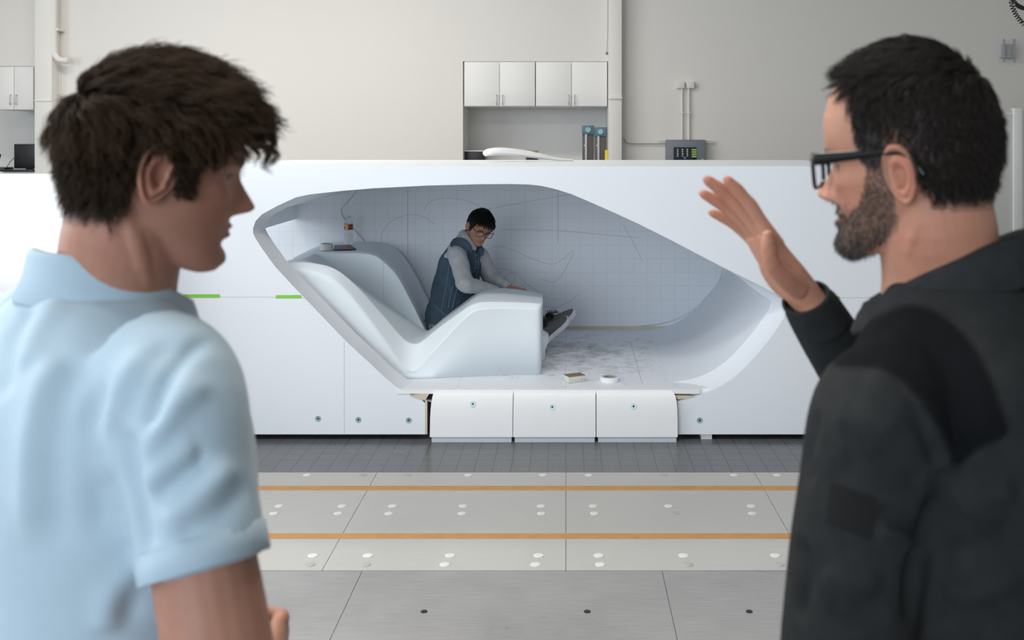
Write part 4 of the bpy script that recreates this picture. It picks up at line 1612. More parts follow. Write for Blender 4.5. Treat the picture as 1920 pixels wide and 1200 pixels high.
def hand_bm(bm, M, side, curls, thumb=None, spread=(4, 1, -2, -6), scale=1.0):
    """Hand in hand space: +y along the fingers, palm faces +z, thumb on side*+x (side=+1 right hand).
    curls: for index..little the bend (degrees) at knuckle, middle and end joint."""
    sc = scale
    def X(x, y, z):
        return M @ (Vector((x * side, y, z)) * sc)
    # palm: rings from the wrist to the knuckles
    rings = []
    for (y, w0, w1, th, zc) in ((-.035, -.026, .026, .019, 0), (-.012, -.027, .027, .0185, 0.0), (.008, -.031, .032, .0195, .001), (.03, -.037, .038, .0185, .002), (.055, -.040, .039, .0155, .0015), (.078, -.0415, .039, .0125, 0), (.092, -.040, .036, .0105, -.001)):
        ring = []
        for k_ in range(20):
            a = 2 * math.pi * k_ / 20
            cx, hw = (w0 + w1) / 2, (w1 - w0) / 2
            cs, sn = math.cos(a), math.sin(a)
            ring.append(X(cx + hw * math.copysign(abs(cs) ** .75, cs), y, zc + th * math.copysign(abs(sn) ** .85, sn)))
        rings.append(ring)
    add_loft(bm, rings)
    # thenar and hypothenar pads
    rot = (M.to_3x3()).normalized()
    def pad(c, r):
        res = bmesh.ops.create_uvsphere(bm, u_segments=16, v_segments=10, radius=1.0)
        Mx = M @ Matrix.Diagonal((side, 1, 1, 1)) @ Matrix.Translation(Vector(c) * sc) @ Matrix.Diagonal((r[0] * sc, r[1] * sc, r[2] * sc, 1))
        bmesh.ops.transform(bm, matrix=Mx, verts=res['verts'])
    pad((.022, .030, .010), (.017, .032, .014))
    pad((-.027, .028, .008), (.013, .034, .012))
    fingers = [(.029, .088, (.043, .026, .021), .0092), (.0085, .094, (.047, .030, .022), .0094), (-.012, .090, (.043, .028, .021), .0088), (-.031, .081, (.034, .021, .018), .0078)]
    tips = []
    for (kx, ky, L, r), cu, sp in zip(fingers, curls, spread):
        p = Vector((kx, ky - .018, -0.001))
        pts = [p.copy()]
        rad = [(r * 1.12, r * 1.1)]
        ang = 0.0
        q = Vector((kx, ky, -.001))
        pts.append(q.copy())
        rad.append((r * 1.12, r * 1.10))
        spv = R(sp)
        for j in range(3):
            ang += R(cu[j])
            d = Vector((math.sin(spv) * math.cos(ang), math.cos(spv) * math.cos(ang), math.sin(ang)))
            seg = L[j]
            mid = q + d * seg * .5
            q = q + d * seg
            f = (1.0, .93, .84)[j]
            pts.append(mid.copy())
            rad.append((r * f * .96, r * f * .93))
            if j < 2:
                pts.append(q.copy())
                rad.append((r * f * 1.0, r * f * .98))
            else:
                pts.append(q - d * .003)
                rad.append((r * .72, r * .68))
                pts.append(q + d * .0025)
                rad.append((r * .34, r * .3))
        tips.append((q.copy(), d.copy(), ang))
        add_tube(bm, [X(*p_) for p_ in pts], [(a * sc, b * sc) for a, b in rad], n=14, smooth_path=3, up=M.to_3x3() @ Vector((side, 0, 0)))
    th = thumb or [(.024, .012, .006), (.038, .034, .016), (.050, .060, .024), (.056, .083, .028), (.058, .094, .029)]
    rt = [.0145, .0135, .0115, .0100, .0065]
    add_tube(bm, [X(*p_) for p_ in th] , [(a * sc, a * .92 * sc) for a in rt], n=14, smooth_path=4)
    e = [Vector(p_) for p_ in th]
    tip = e[-1] + (e[-1] - e[-2]).normalized() * .003
    add_tube(bm, [X(*e[-1]), X(*tip)], [(.0066 * sc, .006 * sc), (.0025 * sc, .0022 * sc)], n=14)
    return tips


def torso_loft(bm, rows, M, n=44, e=2.35):
    """rows: (z, half width, front, back, x shift, y shift)"""
    rings = []
    data = catmull([r if len(r) == 6 else tuple(r) + (0, 0) for r in rows], 4)
    for z, hw, fr, bk, sx, sy in data:
        ring = []
        for k_ in range(n):
            a = 2 * math.pi * k_ / n
            c, s = math.cos(a), math.sin(a)
            x = hw * math.copysign(abs(c) ** (2 / e), c)
            y = (fr if s > 0 else bk) * math.copysign(abs(s) ** (2 / e), s)
            ring.append(M @ Vector((x + sx, y + sy, z)))
        rings.append(ring)
    add_loft(bm, rings)


def collar_band(prof_fn, n=56, gap=None):
    """prof_fn(angle) -> list of Vectors, lofted around; gap=(a0,a1) leaves the front open."""
    bm = bmesh.new()
    a0, a1 = gap if gap else (0, 2 * math.pi)
    rings = []
    for k_ in range(n + 1 if gap else n):
        a = a0 + (a1 - a0) * k_ / n
        rings.append(prof_fn(a))
    if not gap:
        rings.append(rings[0])
    add_loft(bm, rings, cap=bool(gap))
    bmesh.ops.remove_doubles(bm, verts=bm.verts, dist=1e-6)
    return bm


# ------------------------------------------------------------------ hair
def hair_mat(name, root_c, tip_c, rough=0.45, spec=0.25, var=0.35):
    m = bpy.data.materials.new(name)
    m.use_nodes = True
    N, L = m.node_tree.nodes, m.node_tree.links
    b = N['Principled BSDF']
    b.inputs['Roughness'].default_value = rough
    b.inputs['Specular IOR Level'].default_value = spec
    hi = N.new('ShaderNodeHairInfo')
    mx = N.new('ShaderNodeMix')
    mx.data_type = 'RGBA'
    mx.inputs[6].default_value = (*root_c, 1)
    mx.inputs[7].default_value = (*tip_c, 1)
    pw = N.new('ShaderNodeMath')
    pw.operation = 'MULTIPLY_ADD'
    pw.inputs[1].default_value = var
    pw.inputs[2].default_value = -var / 2
    L.new(hi.outputs['Random'], pw.inputs[0])
    ad = N.new('ShaderNodeMath')
    ad.operation = 'ADD'
    ad.use_clamp = True
    L.new(hi.outputs['Intercept'], ad.inputs[0])
    L.new(pw.outputs[0], ad.inputs[1])
    L.new(ad.outputs[0], mx.inputs[0])
    L.new(mx.outputs[2], b.inputs['Base Color'])
    return m


def grey_hair_mat(name, dark, grey, share):
    m = hair_mat(name, dark, dark)
    N, L = m.node_tree.nodes, m.node_tree.links
    b = N['Principled BSDF']
    hi = next(x for x in N if x.type == 'HAIR_INFO')
    mr = N.new('ShaderNodeMapRange')
    mr.inputs[1].default_value = 1 - share
    mr.inputs[2].default_value = min(1, 1 - share + 0.15)
    L.new(hi.outputs['Random'], mr.inputs[0])
    mx = N.new('ShaderNodeMix')
    mx.data_type = 'RGBA'
    mx.inputs[6].default_value = (*dark, 1)
    mx.inputs[7].default_value = (*grey, 1)
    L.new(mr.outputs[0], mx.inputs[0])
    L.new(mx.outputs[2], b.inputs['Base Color'])
    return m


def scalp_roots(g, M, mask, count, rng, both=True):
    """Random points on the head grid where mask(local point) holds -> (local p, world p, world n)."""
    n = len(g[0])
    tris = []
    areas = []
    for i in range(len(g) - 1):
        for k_ in range(n):
            j = (k_ + 1) % n
            a, b, c, d = g[i][k_], g[i][j], g[i + 1][j], g[i + 1][k_]
            for t in ((a, b, c), (a, c, d)):
                ctr = (t[0] + t[1] + t[2]) / 3
                mk = mask(unmap(ctr))
                if mk <= 0:
                    continue
                cr = (t[1] - t[0]).cross(t[2] - t[0])
                A = cr.length / 2
                if A < 1e-10:
                    continue
                tris.append((t, cr.normalized(), mk))
                areas.append(A * mk)
    if not tris:
        return []
    cum = np.cumsum(areas)
    out = []
    R3 = M.to_3x3()
    for _ in range(count):
        t, nr, _m = tris[min(len(tris) - 1, int(np.searchsorted(cum, rng.random() * cum[-1])))]
        u, v = rng.random(), rng.random()
        if u + v > 1:
            u, v = 1 - u, 1 - v
        p = t[0] + (t[1] - t[0]) * u + (t[2] - t[0]) * v
        if nr.dot(p - Vector((0, 0, 0.02))) < 0:
            nr = -nr
        out.append((p, M @ p, (R3 @ nr).normalized()))
    return out


def grow_hair(name, g, M, mask, flow, length, parent, m, n_guides=400, n_hair=9000, nseg=8, lift=0.6, keep=0.004, curl=(0.0, 0.0), clump=0.7, jitter=0.0015, radius=0.00035, gravity=0.0, seed=1, taper=True, len_var=0.25):
    """Strands that follow flow(local point) in head space; gathered into locks around guide strands."""
    rng = random.Random(seed)
    R3 = M.to_3x3()
    Mi = M.inverted()
    bvh = grid_bvh(g, M)
    guides = []
    for (pl, pw, nw) in scalp_roots(g, M, mask, n_guides, rng):
        ul = unmap(pl)
        L = length(ul) * (1 + rng.uniform(-len_var, len_var))
        step = L / nseg
        pts = [pw.copy()]
        d = (nw * lift + (R3 @ flow(ul)).normalized()).normalized()
        p = pw.copy()
        ph = noise.noise(pl * 30) * 12
        ca, cf = curl[0], curl[1]
        cav = ca * (0.5 + 1.0 * abs(noise.noise(pl * 55 + Vector((9, 3, 1)))))
        base = [p.copy()]
        for k_ in range(nseg):
            lp = unmap(Mi @ p)
            f = (R3 @ flow(lp)).normalized()
            f.z -= gravity * (k_ + 1) / nseg
            d = (d * 0.55 + f * 0.45).normalized()
            p = p + d * step
            loc, nor, idx, dist = bvh.find_nearest(p)
            if loc is not None:
                cen = M @ Vector((0, 0, 0.02))
                if nor.dot(loc - cen) < 0:
                    nor = -nor
                sd = (p - loc).dot(nor)
                kk = keep * (0.4 + 0.6 * min(1, (k_ + 1) / 3))
                if sd < kk:
                    p = p + nor * (kk - sd)
            base.append(p.copy())
        pts = []
        for k_, b in enumerate(base):
            t = k_ / nseg
            a = base[max(0, k_ - 1)]
            c = base[min(nseg, k_ + 1)]
            T = (c - a).normalized()
            u = nw - T * nw.dot(T)
            if u.length < 1e-4:
                u = T.orthogonal()
            u.normalize()
            v = T.cross(u)
            w = cav * min(1, t * 1.6)
            an = ph + cf * t * L / 0.06
            pts.append(b + (v * math.cos(an) + u * (math.sin(an) * .7 + .7)) * w)
        guides.append((pw, pts))
    if not guides:
        return None
    GR = np.array([tuple(g_[0]) for g_ in guides])
    GP = np.array([[tuple(p_) for p_ in g_[1]] for g_ in guides])
    roots = scalp_roots(g, M, mask, n_hair, rng)
    RW = np.array([tuple(r_[1]) for r_ in roots])
    idx = np.empty(len(RW), int)
    for a in range(0, len(RW), 2000):
        dd = ((RW[a:a + 2000, None, :] - GR[None]) ** 2).sum(2)
        idx[a:a + 2000] = dd.argmin(1)
    nr = np.random.RandomState(seed)
    t = np.linspace(0, 1, nseg + 1)[None, :, None]
    off = (RW - GR[idx])[:, None, :]
    pos = GP[idx] + off * (1 - clump * t ** 0.8)
    j1 = nr.normal(size=(len(RW), 1, 3)) * jitter
    j2 = nr.normal(size=(len(RW), nseg + 1, 3)) * jitter * 0.25
    pos = pos + j1 * t + j2 * np.minimum(t * 3, 1)
    # vary the length a little by sampling along the strand
    lens = 1 - nr.random_sample((len(RW), 1, 1)) * 0.35
    ts = np.clip(t * lens * nseg, 0, nseg - 1e-6)
    i0_ = ts.astype(int)
    fr = ts - i0_
    ii = np.arange(len(RW))[:, None]
    pos = pos[ii, i0_[:, :, 0]] * (1 - fr) + pos[ii, np.minimum(i0_[:, :, 0] + 1, nseg)] * fr
    return hair_object(name, pos, radius, m, parent, taper)


def hair_object(name, pos, radius, m, parent, taper=True):
    k_, s_, _ = pos.shape
    cu = bpy.data.hair_curves.new(name)
    cu.add_curves([s_] * k_)
    cu.attributes['position'].data.foreach_set('vector', np.ascontiguousarray(pos, dtype=np.float32).ravel())
    ra = cu.attributes.get('radius') or cu.attributes.new('radius', 'FLOAT', 'POINT')
    r_ = np.ones((k_, s_)) * radius
    if taper:
        r_ *= np.linspace(1.0, 0.35, s_)[None]
    ra.data.foreach_set('value', r_.astype(np.float32).ravel())
    o = bpy.data.objects.new(name, cu)
    COL.objects.link(o)
    cu.materials.append(m)
    o.parent = parent
    o.matrix_parent_inverse = world_matrix(parent).inverted()
    return o


def gauss(v, c, s):
    return np.exp(-(((v - np.array(c)) / np.array(s)) ** 2).sum(1))


def mixc(a, b, f):
    return a * (1 - f[:, None]) + np.array(b)[None, :] * f[:, None]


def rotz(loc, deg, pitch=0.0, roll=0.0):
    return Matrix.Translation(Vector(loc)) @ Matrix.Rotation(R(deg), 4, 'Z') @ Matrix.Rotation(R(pitch), 4, 'X') @ Matrix.Rotation(R(roll), 4, 'Y')


def shoe(parent, M, m_up, m_sole, length=0.29, w=0.05, name='shoe'):
    """Shoe with the heel at the origin, pointing +y."""
    rings = []
    for t, hw, h in ((0.0, .6, .055), (.06, .78, .075), (.2, .8, .085), (.38, .78, .085), (.5, .85, .07), (.65, 1.0, .055), (.8, 1.0, .045), (.92, .8, .036), (1.0, .35, .026)):
        y = t * length
        ring = []
        for k_ in range(16):
            a = 2 * math.pi * k_ / 16
            c, s = math.cos(a), math.sin(a)
            ring.append(M @ Vector((hw * w * math.copysign(abs(c) ** .8, c), y, 0.02 + h * .5 + h * .5 * math.copysign(abs(s) ** .8, s))))
        rings.append(ring)
    bm = bmesh.new()
    add_loft(bm, rings)
    s_ = obj(name, bm, m_up, parent, smooth=True, angle=R(70))
    rings = []
    for t, hw, zz in ((-.012, .45, .0), (.02, .8, 0), (.2, .86, 0), (.4, .82, 0), (.65, 1.06, 0), (.82, 1.04, .002), (.94, .84, .008), (1.02, .4, .016)):
        y = t * length
        rings.append([M @ Vector((x * hw * w, y, z + zz)) for x, z in ((-1, .004), (-.95, 0), (.95, 0), (1, .004), (1, .026), (.95, .030), (-.95, .030), (-1, .026))])
    bm = bmesh.new()
    add_loft(bm, rings)
    obj('sole', bm, m_sole, s_, smooth=True, angle=R(50))
    return s_


def pixel_folds(me, folds, reach=(0, 0, 0)):
    """Folds whose course is read off the photograph and laid on the cloth itself."""
    bv = BVHTree.FromPolygons([v.co.copy() for v in me.vertices], [tuple(p.vertices) for p in me.polygons])
    out = []
    for pts, depth, width in folds:
        L_ = []
        for q in catmull([(a, b, 0) for a, b in pts], 4):
            loc, nor = on_surface(q[0], q[1], bv)
            if loc is not None:
                L_.append(loc)
        if len(L_) >= 3:
            out.append((L_[::2] if len(L_) > 6 else L_, depth, width))
    fold(me, out)


def on_surface(px, py, bvh):
    o_ = Vector((0, 0, CAM_H))
    d = (W(px, py, 1.0) - o_).normalized()
    loc, nor, i_, di = bvh.ray_cast(o_, d)
    return loc, nor
# ------------------------------------------------------------------ man in the light blue polo shirt (left)
M_skin = attr_mat('skin', 0.52, sss=0.12, bump=0.12, bump_scale=420, spec=0.35)
SKIN_L = np.array((0.47, 0.235, 0.165))
HL = rotz((-0.456, 1.10, 1.630), -62, -8, 0) @ Matrix.Diagonal((1.0, .965, 1.0, 1))
BL = rotz((-0.515, 1.10, 0.0), -42)


def face_paint(M, skin, stubble, beard=None, flush=0.5, scalp=None, scalp_col=(0.05, 0.03, 0.02)):
    Mi = np.array(M.inverted())
    crown = CROWN[0]
    def fn(co):
        l = (np.c_[co, np.ones(len(co))] @ Mi.T)[:, :3]
        l[:, 2] = .033 + (l[:, 2] - .033) / np.where(l[:, 2] < .033, .84, crown)
        c = np.tile(skin, (len(co), 1))
        ax = l.copy()
        ax[:, 0] = np.abs(ax[:, 0])
        red = np.array(skin) * np.array((1.05, 0.72, 0.68))
        near = (np.linalg.norm(l - np.array((0, 0, 0)), axis=1) < .17).astype(float)
        c = mixc(c, red, near * flush * np.clip(gauss(ax, (.0, .118, -.026), (.02, .02, .016)) + .8 * gauss(ax, (.082, -.015, 0), (.014, .026, .04)) + .7 * gauss(ax, (.045, .06, -.02), (.025, .04, .025)) + .5 * gauss(ax, (.055, -.03, -.09), (.04, .06, .04)), 0, 1))
        lips = gauss(ax, (0, .093, -.052), (.021, .03, .0042)) + gauss(ax, (0, .093, -.0635), (.018, .03, .0050))
        c = mixc(c, np.array(skin) * np.array((.80, .48, .47)), near * np.clip(lips * 1.3, 0, 1) * .8)
        brow = gauss(ax, (.028, .09, .0345), (.019, .03, .0048))
        c = mixc(c, (0.06, 0.035, 0.022), near * np.clip(brow * 1.5, 0, 1) * .85)
        lid = gauss(ax, (.032, .078, .0165), (.013, .02, .0028))
        c = mixc(c, (0.03, 0.02, 0.015), near * np.clip(lid * 1.3, 0, 1) * .8)
        if stubble:
            st = np.clip(gauss(ax, (.0, .085, -.085), (.055, .08, .026)) + gauss(ax, (.058, .01, -.06), (.02, .05, .032)), 0, 1)
            c = mixc(c, np.array(skin) * np.array((.55, .58, .62)), near * st * stubble)
        if beard is not None:
            b = np.array([beard(Vector(p)) for p in l])
            c = mixc(c, (0.13, 0.095, 0.075), near * np.clip(b, 0, 1) * .85)
        if scalp is not None:
            b = np.array([scalp(Vector(p)) for p in l])
            c = mixc(c, scalp_col, near * np.clip(b, 0, 1) * .92)
        return c
    return fn


def build_head_mesh(P, M, neck_to, neck_r=(.058, .062), voxel=0.0023, smooth=3, neck_back=.0, ear_kw=None, extra=None):
    g = head_grid(P)
    bm = bmesh.new()
    grid_bm(bm, g, M)
    nb = Vector(neck_to)
    c0 = M @ Vector((0, -.018, -.01))
    c1 = M @ Vector((0, -.022 - neck_back, -.06))
    mid = (c1 + nb) / 2
    add_tube(bm, [c0, c1, mid, nb, nb + (nb - mid).normalized() * .10], [(neck_r[0] * .92, neck_r[1] * .92), neck_r, (neck_r[0] * 1.0, neck_r[1] * 1.0), (neck_r[0] * 1.12, neck_r[1] * 1.1), (neck_r[0] * 1.3, neck_r[1] * 1.3)], n=36, smooth_path=4, up=M.to_3x3() @ Vector((1, 0, 0)))
    # sterno-mastoid cords and the jaw muscle
    for s in (1, -1):
        add_tube(bm, [M @ Vector((.048 * s, -.030, -.030)), M @ Vector((.046 * s, -.006, -.080)), nb + M.to_3x3() @ Vector((.020 * s, .046, -.005))], [.012, .0125, .009], n=12, smooth_path=4)
    if extra:
        extra(bm)
    me = fuse(bm, voxel, smooth, 0.5)
    bm = bmesh.new()
    kw = ear_kw or {}
    for s in (1, -1):
        ear_bm(bm, M, s, **kw)
    bmesh.ops.recalc_face_normals(bm, faces=bm.faces)
    em = bpy.data.meshes.new('ears')
    bm.to_mesh(em)
    bm.free()
    return g, me, em


def mesh_from_bm(bm, name='m'):
    bmesh.ops.recalc_face_normals(bm, faces=bm.faces)
    me = bpy.data.meshes.new(name)
    bm.to_mesh(me)
    bm.free()
    return me


def lower_body(root, B, trousers_m, shoe_m, sole_m, hip_w=.165, top=1.0, stance=.10):
    bm = bmesh.new()
    torso_loft(bm, [(.80, .155, .10, .115), (.88, .172, .115, .13), (.96, .170, .115, .115), (top, .165, .11, .10)], B)
    for s in (1, -1):
        add_tube(bm, [B @ Vector((.085 * s, 0, .90)), B @ Vector((.09 * s, .01, .70)), B @ Vector((.10 * s, .012, .49)), B @ Vector((.105 * s, -.01, .30)), B @ Vector((.108 * s, -.02, .05))], [(.088, .10), (.085, .092), (.066, .07), (.062, .068), (.056, .066)], n=20, smooth_path=4, up=B.to_3x3() @ Vector((1, 0, 0)))
    me = fuse(bm, .012, 4)
    wrinkle(me, .006, 9, (1, 1, .6))
    t = link_mesh('trousers', me, trousers_m, root, smooth=True)
    for s in (1, -1):
        M = B @ rotz((.108 * s, -.085, 0), -8 * s)
        shoe(root, M, shoe_m, sole_m)
    return t


man = empty('person', (BL.translation.x, BL.translation.y, 0), 'person with wavy brown hair in a light blue polo shirt, seen from behind', 'person')
hl_mask_line = [(-.12, -.070), (-.06, -.068), (-.035, -.058), (-.026, -.02), (-.022, .020), (-.012, .034), (.004, .034), (.012, .012), (.014, -.018), (.036, -.020), (.040, .02), (.055, .042), (.066, .070), (.075, .082), (.12, .088)]


def scalp_soft_left(p):
    ln = interp(p.y, hl_mask_line)
    return sstep(ln - .002, ln + .016, p.z)


def scalp_left(p):
    if p.z > interp(p.y, hl_mask_line):
        return 1.0
    return 0.0


neckL = BL @ Vector((0, .012, 1.475))
gL, headL, earL = build_head_mesh(HEAD, HL, neckL, neck_r=(.060, .063), ear_kw=dict(size=1.12, tilt=5, lean=-12, up=.011, fwd=.006))
# arms: right arm hangs and bends forward, left arm the same on the far side
def arm_pts(B, sh, el, wr):
    return B @ Vector(sh), B @ Vector(el), B @ Vector(wr)


shR, elR, wrR = BL @ Vector((.185, -.005, 1.425)), BL @ Vector((.312, -.012, 1.135)), Vector((-.365, 1.205, 1.02))
bm = bmesh.new()
add_tube(bm, [shR, shR.lerp(elR, .35), shR.lerp(elR, .7), elR, elR.lerp(wrR, .25), elR.lerp(wrR, .6), wrR], [(.040, .040), (.046, .046), (.048, .048), (.042, .044), (.043, .045), (.036, .038), (.026, .031)], n=20, smooth_path=4, up=(0, 0, 1))
T, u_, v_ = limb_frame(elR, wrR, (0.3, 0.2, 1.0))
# hand space: +y fingers along T, palm towards the body's left
fwd = (wrR - elR).normalized()
fwd = (fwd + Vector((0.10, .05, .35))).normalized()
palm = Vector((-0.62, .78, 0.05))
palm = (palm - fwd * palm.dot(fwd)).normalized()
xax = fwd.cross(palm)
HM = Matrix((xax, fwd, palm)).transposed().to_4x4()
HM.translation = wrR + fwd * .02
hand_bm(bm, HM, 1, [(70, 80, 45), (72, 82, 45), (74, 82, 46), (76, 82, 46)], thumb=[(.024, .012, .006), (.034, .036, .022), (.036, .060, .034), (.026, .080, .042), (.018, .088, .046)])
armR = fuse(bm, .003, 3)
shL_, elL_, wrL_ = BL @ Vector((-.185, -.005, 1.425)), BL @ Vector((-.255, -.02, 1.13)), BL @ Vector((-.24, .13, .93))
bm = bmesh.new()
add_tube(bm, [shL_, shL_.lerp(elL_, .35), shL_.lerp(elL_, .7), elL_, elL_.lerp(wrL_, .25), elL_.lerp(wrL_, .6), wrL_], [(.052, .052), (.050, .052), (.046, .048), (.040, .043), (.043, .045), (.036, .038), (.026, .031)], n=20, smooth_path=4, up=(0, 0, 1))
fwd = (wrL_ - elL_).normalized()
palm = BL.to_3x3() @ Vector((1, .2, 0))
palm = (palm - fwd * palm.dot(fwd)).normalized()
xax = fwd.cross(palm)
HM = Matrix((xax, fwd, palm)).transposed().to_4x4()
HM.translation = wrL_ + fwd * .02
hand_bm(bm, HM, -1, [(15, 20, 12), (18, 22, 12), (20, 24, 14), (24, 26, 15)])
armL = fuse(bm, .004, 3)
bm = bmesh.new()
torso_loft(bm, [(.92, .15, .10, .10), (1.1, .145, .10, .09), (1.3, .165, .105, .095), (1.42, .16, .09, .09), (1.47, .10, .06, .07)], BL)
inner_t = mesh_from_bm(bm)
fp = face_paint(HL, SKIN_L, .30, scalp=scalp_soft_left, scalp_col=(.030, .018, .011))
for me_ in (headL, earL):
    paint(me_, fp)
skin_fn = lambda col: (lambda co: np.tile(np.array(col), (len(co), 1)))
for me_ in (armR, armL, inner_t):
    paint(me_, skin_fn(SKIN_L * .98))
body = link_mesh('body', join_meshes('body', [headL, earL, armR, armL, inner_t]), M_skin, man, smooth=True)
eye_parts(HL, man)

# polo shirt
M_polo = mat('light_blue_pique', (0.49, 0.625, 0.72, 1), 0.85, spec=0.2, noise_amt=0.04, noise_scale=30, bump=0.25, bump_scale=700, sheen=0.3)
bm = bmesh.new()
torso_loft(bm, [(.86, .185, .125, .135, 0, 0), (.95, .187, .130, .135, 0, 0), (1.08, .185, .13, .130, 0, 0), (1.20, .192, .135, .132, 0, 0), (1.30, .203, .138, .138, 0, 0), (1.38, .205, .130, .135, 0, -.002), (1.43, .190, .112, .122, 0, -.004), (1.465, .158, .092, .105, 0, -.005), (1.49, .122, .078, .090, 0, -.006), (1.512, .086, .066, .076, 0, -.006)], BL)
slv = []
for s, sh, el in ((1, shR, elR), (-1, shL_, elL_)):
    a = sh + (BL.to_3x3() @ Vector((-.05 * s, 0, .015)))
    e_ = sh.lerp(el, .43)
    add_tube(bm, [a, sh, sh.lerp(el, .25), sh.lerp(el, .5), e_], [(.068, .072), (.066, .070), (.060, .063), (.056, .058), (.055, .057)], n=24, smooth_path=5, up=(1, 0, 0))
    slv.append((sh, el))
polo_me = fuse(bm, .0055, 8, .6)
FL = [
    ([(418, 628), (368, 651), (336, 683), (309, 731), (291, 789), (279, 827)], -.0075, .008),
    ([(238, 800), (241, 850), (256, 928), (267, 987), (283, 1060)], -.010, .011),
    ([(395, 704), (341, 757), (300, 810), (265, 862)], .006, .010),
    ([(360, 690), (320, 750), (280, 830)], .005, .009),
    ([(373, 837), (320, 868), (264, 923)], .006, .011),
    ([(400, 850), (330, 905), (270, 960)], -.006, .010),
    ([(443, 859), (373, 933), (300, 990)], .006, .012),
    ([(470, 900), (400, 970), (320, 1010)], -.004, .012),
    ([(341, 625), (267, 699), (229, 784), (215, 850)], -.006, .014),
    ([(300, 640), (235, 720), (200, 820), (195, 930)], .007, .018),
    ([(213, 699), (181, 784), (180, 900), (195, 1040)], -.006, .015),
    ([(123, 667), (75, 736), (53, 880), (60, 1040)], .008, .020),
    ([(150, 660), (110, 760), (100, 900), (110, 1060)], -.006, .018),
    ([(60, 570), (20, 640), (5, 760)], -.007, .016),
    ([(110, 560), (70, 620), (40, 700)], .006, .016),
    ([(299, 1080), (250, 1105), (235, 1190)], -.007, .014),
    ([(270, 1070), (215, 1120), (205, 1195)], .008, .016),
]
pixel_folds(polo_me, FL)
wrinkle(polo_me, .0035, 9, (1, 1, .55), 3.1)
polo = link_mesh('polo_shirt', polo_me, M_polo, man, smooth=True)
# sleeve bands
for sh, el in slv:
    bm = bmesh.new()
    T = (el - sh).normalized()
    a, b = sh.lerp(el, .43) - T * .006, sh.lerp(el, .43) + T * .022
    up = Vector((1, 0, 0))
    rings = []
    u = (up - T * up.dot(T)).normalized()
    v = T.cross(u)
    for c_, k_ in ((a, .985), (a + T * .001, 1.03), (a.lerp(b, .5), 1.035), (b - T * .001, 1.03), (b, 1.01), (b, .93), (b - T * .02, .90)):
        rings.append([c_ + u * (.0575 * k_ * math.cos(t_)) + v * (.0600 * k_ * math.sin(t_)) for t_ in np.linspace(0, 2 * math.pi, 40, endpoint=False)])
    add_loft(bm, rings, cap=False)
    me = mesh_from_bm(bm)
    wrinkle(me, .002, 14)
    link_mesh('sleeve_band', me, M_polo, polo, smooth=True)

# folded collar; angle 0 = front, going round by the right side
def collar_left(a):
    c, s = math.cos(a), math.sin(a)
    f = 0.5 + 0.5 * c                     # 1 front, 0 back
    cen = Vector((0, .010 + .012 * f, 0))
    zt = 1.562 - .075 * f ** 1.3          # upper fold
    zb = 1.508 - .060 * f ** 1.2          # outer lower edge
    drop = .0
    rx, ry = .068, .074
    flare = 1.28 + .10 * f
    P = lambda k_, z: BL @ (cen + Vector((rx * k_ * s, ry * k_ * c, z)))
    return [P(.97, zb + .004), P(.99, zt - .006), P(1.02, zt + .001), P(1.07, zt + .0005), P(1.10, zt - .006), P(1.16, (zt + zb) / 2), P(flare, zb + .003), P(flare - .01, zb - .001), P(flare - .05, zb + .003), P(1.06, (zt + zb) / 2), P(1.02, zt - .012)]


cb = collar_band(collar_left, 72, gap=(R(14), R(346)))
cme = mesh_from_bm(cb)
wrinkle(cme, .002, 16)
link_mesh('collar', cme, M_polo, polo, smooth=True)
M_trousers = mat('dark_blue_denim_trousers', (0.03, 0.04, 0.07, 1), 0.85, noise_amt=0.2, noise_scale=60, bump=.2)
M_shoe = mat('brown_leather', (0.10, 0.055, 0.03, 1), 0.45)
M_sole = mat('dark_sole', (0.03, 0.028, 0.027, 1), 0.7)
lower_body(man, BL, M_trousers, M_shoe, M_sole)

# hair: full, wavy, swept forward with curls over the forehead
M_hairL = hair_mat('brown_hair', (0.010, 0.0065, 0.0045), (0.060, 0.034, 0.019), .5, .12, .7)

M_hairL_hi = hair_mat('brown_hair_highlight', (0.014, 0.009, 0.006), (0.078, 0.045, 0.025), .5, .12, .7)  # same hair, colour lightened for the top layer as a painted highlight


def flow_left(p):
    top = sstep(.035, .095, p.z)
    back = sstep(-.03, -.09, p.y)
    f = Vector((0.25 * (1 if p.x > 0 else -1) * (1 - .5 * top), 1.0 * top + .10 - .25 * back, -1.0 * (1 - top) - .08))
    if p.y > .06 and p.z > .03:
        f += Vector((0, .55, -.35))
    return f.normalized()


def len_left(p):
    top = sstep(.02, .09, p.z)
    front = 0
    ear = math.exp(-((p.y + .005) / .04) ** 2 - ((p.z - .03) / .03) ** 2)
    burn = sstep(-.005, .012, p.y) * sstep(.045, .02, p.z)
    return (.024 + .030 * top + .020 * front) * (1 - .62 * ear) * (1 - .55 * burn)


def top_mask(p):
    return scalp_left(p) * sstep(.035, .065, p.z)


def side_mask(p):
    return scalp_left(p) * sstep(.125, .085, p.z)


def fringe_mask(p):
    return scalp_left(p) * (1.0 if (p.y > .05 and p.z > .07) else 0.0)


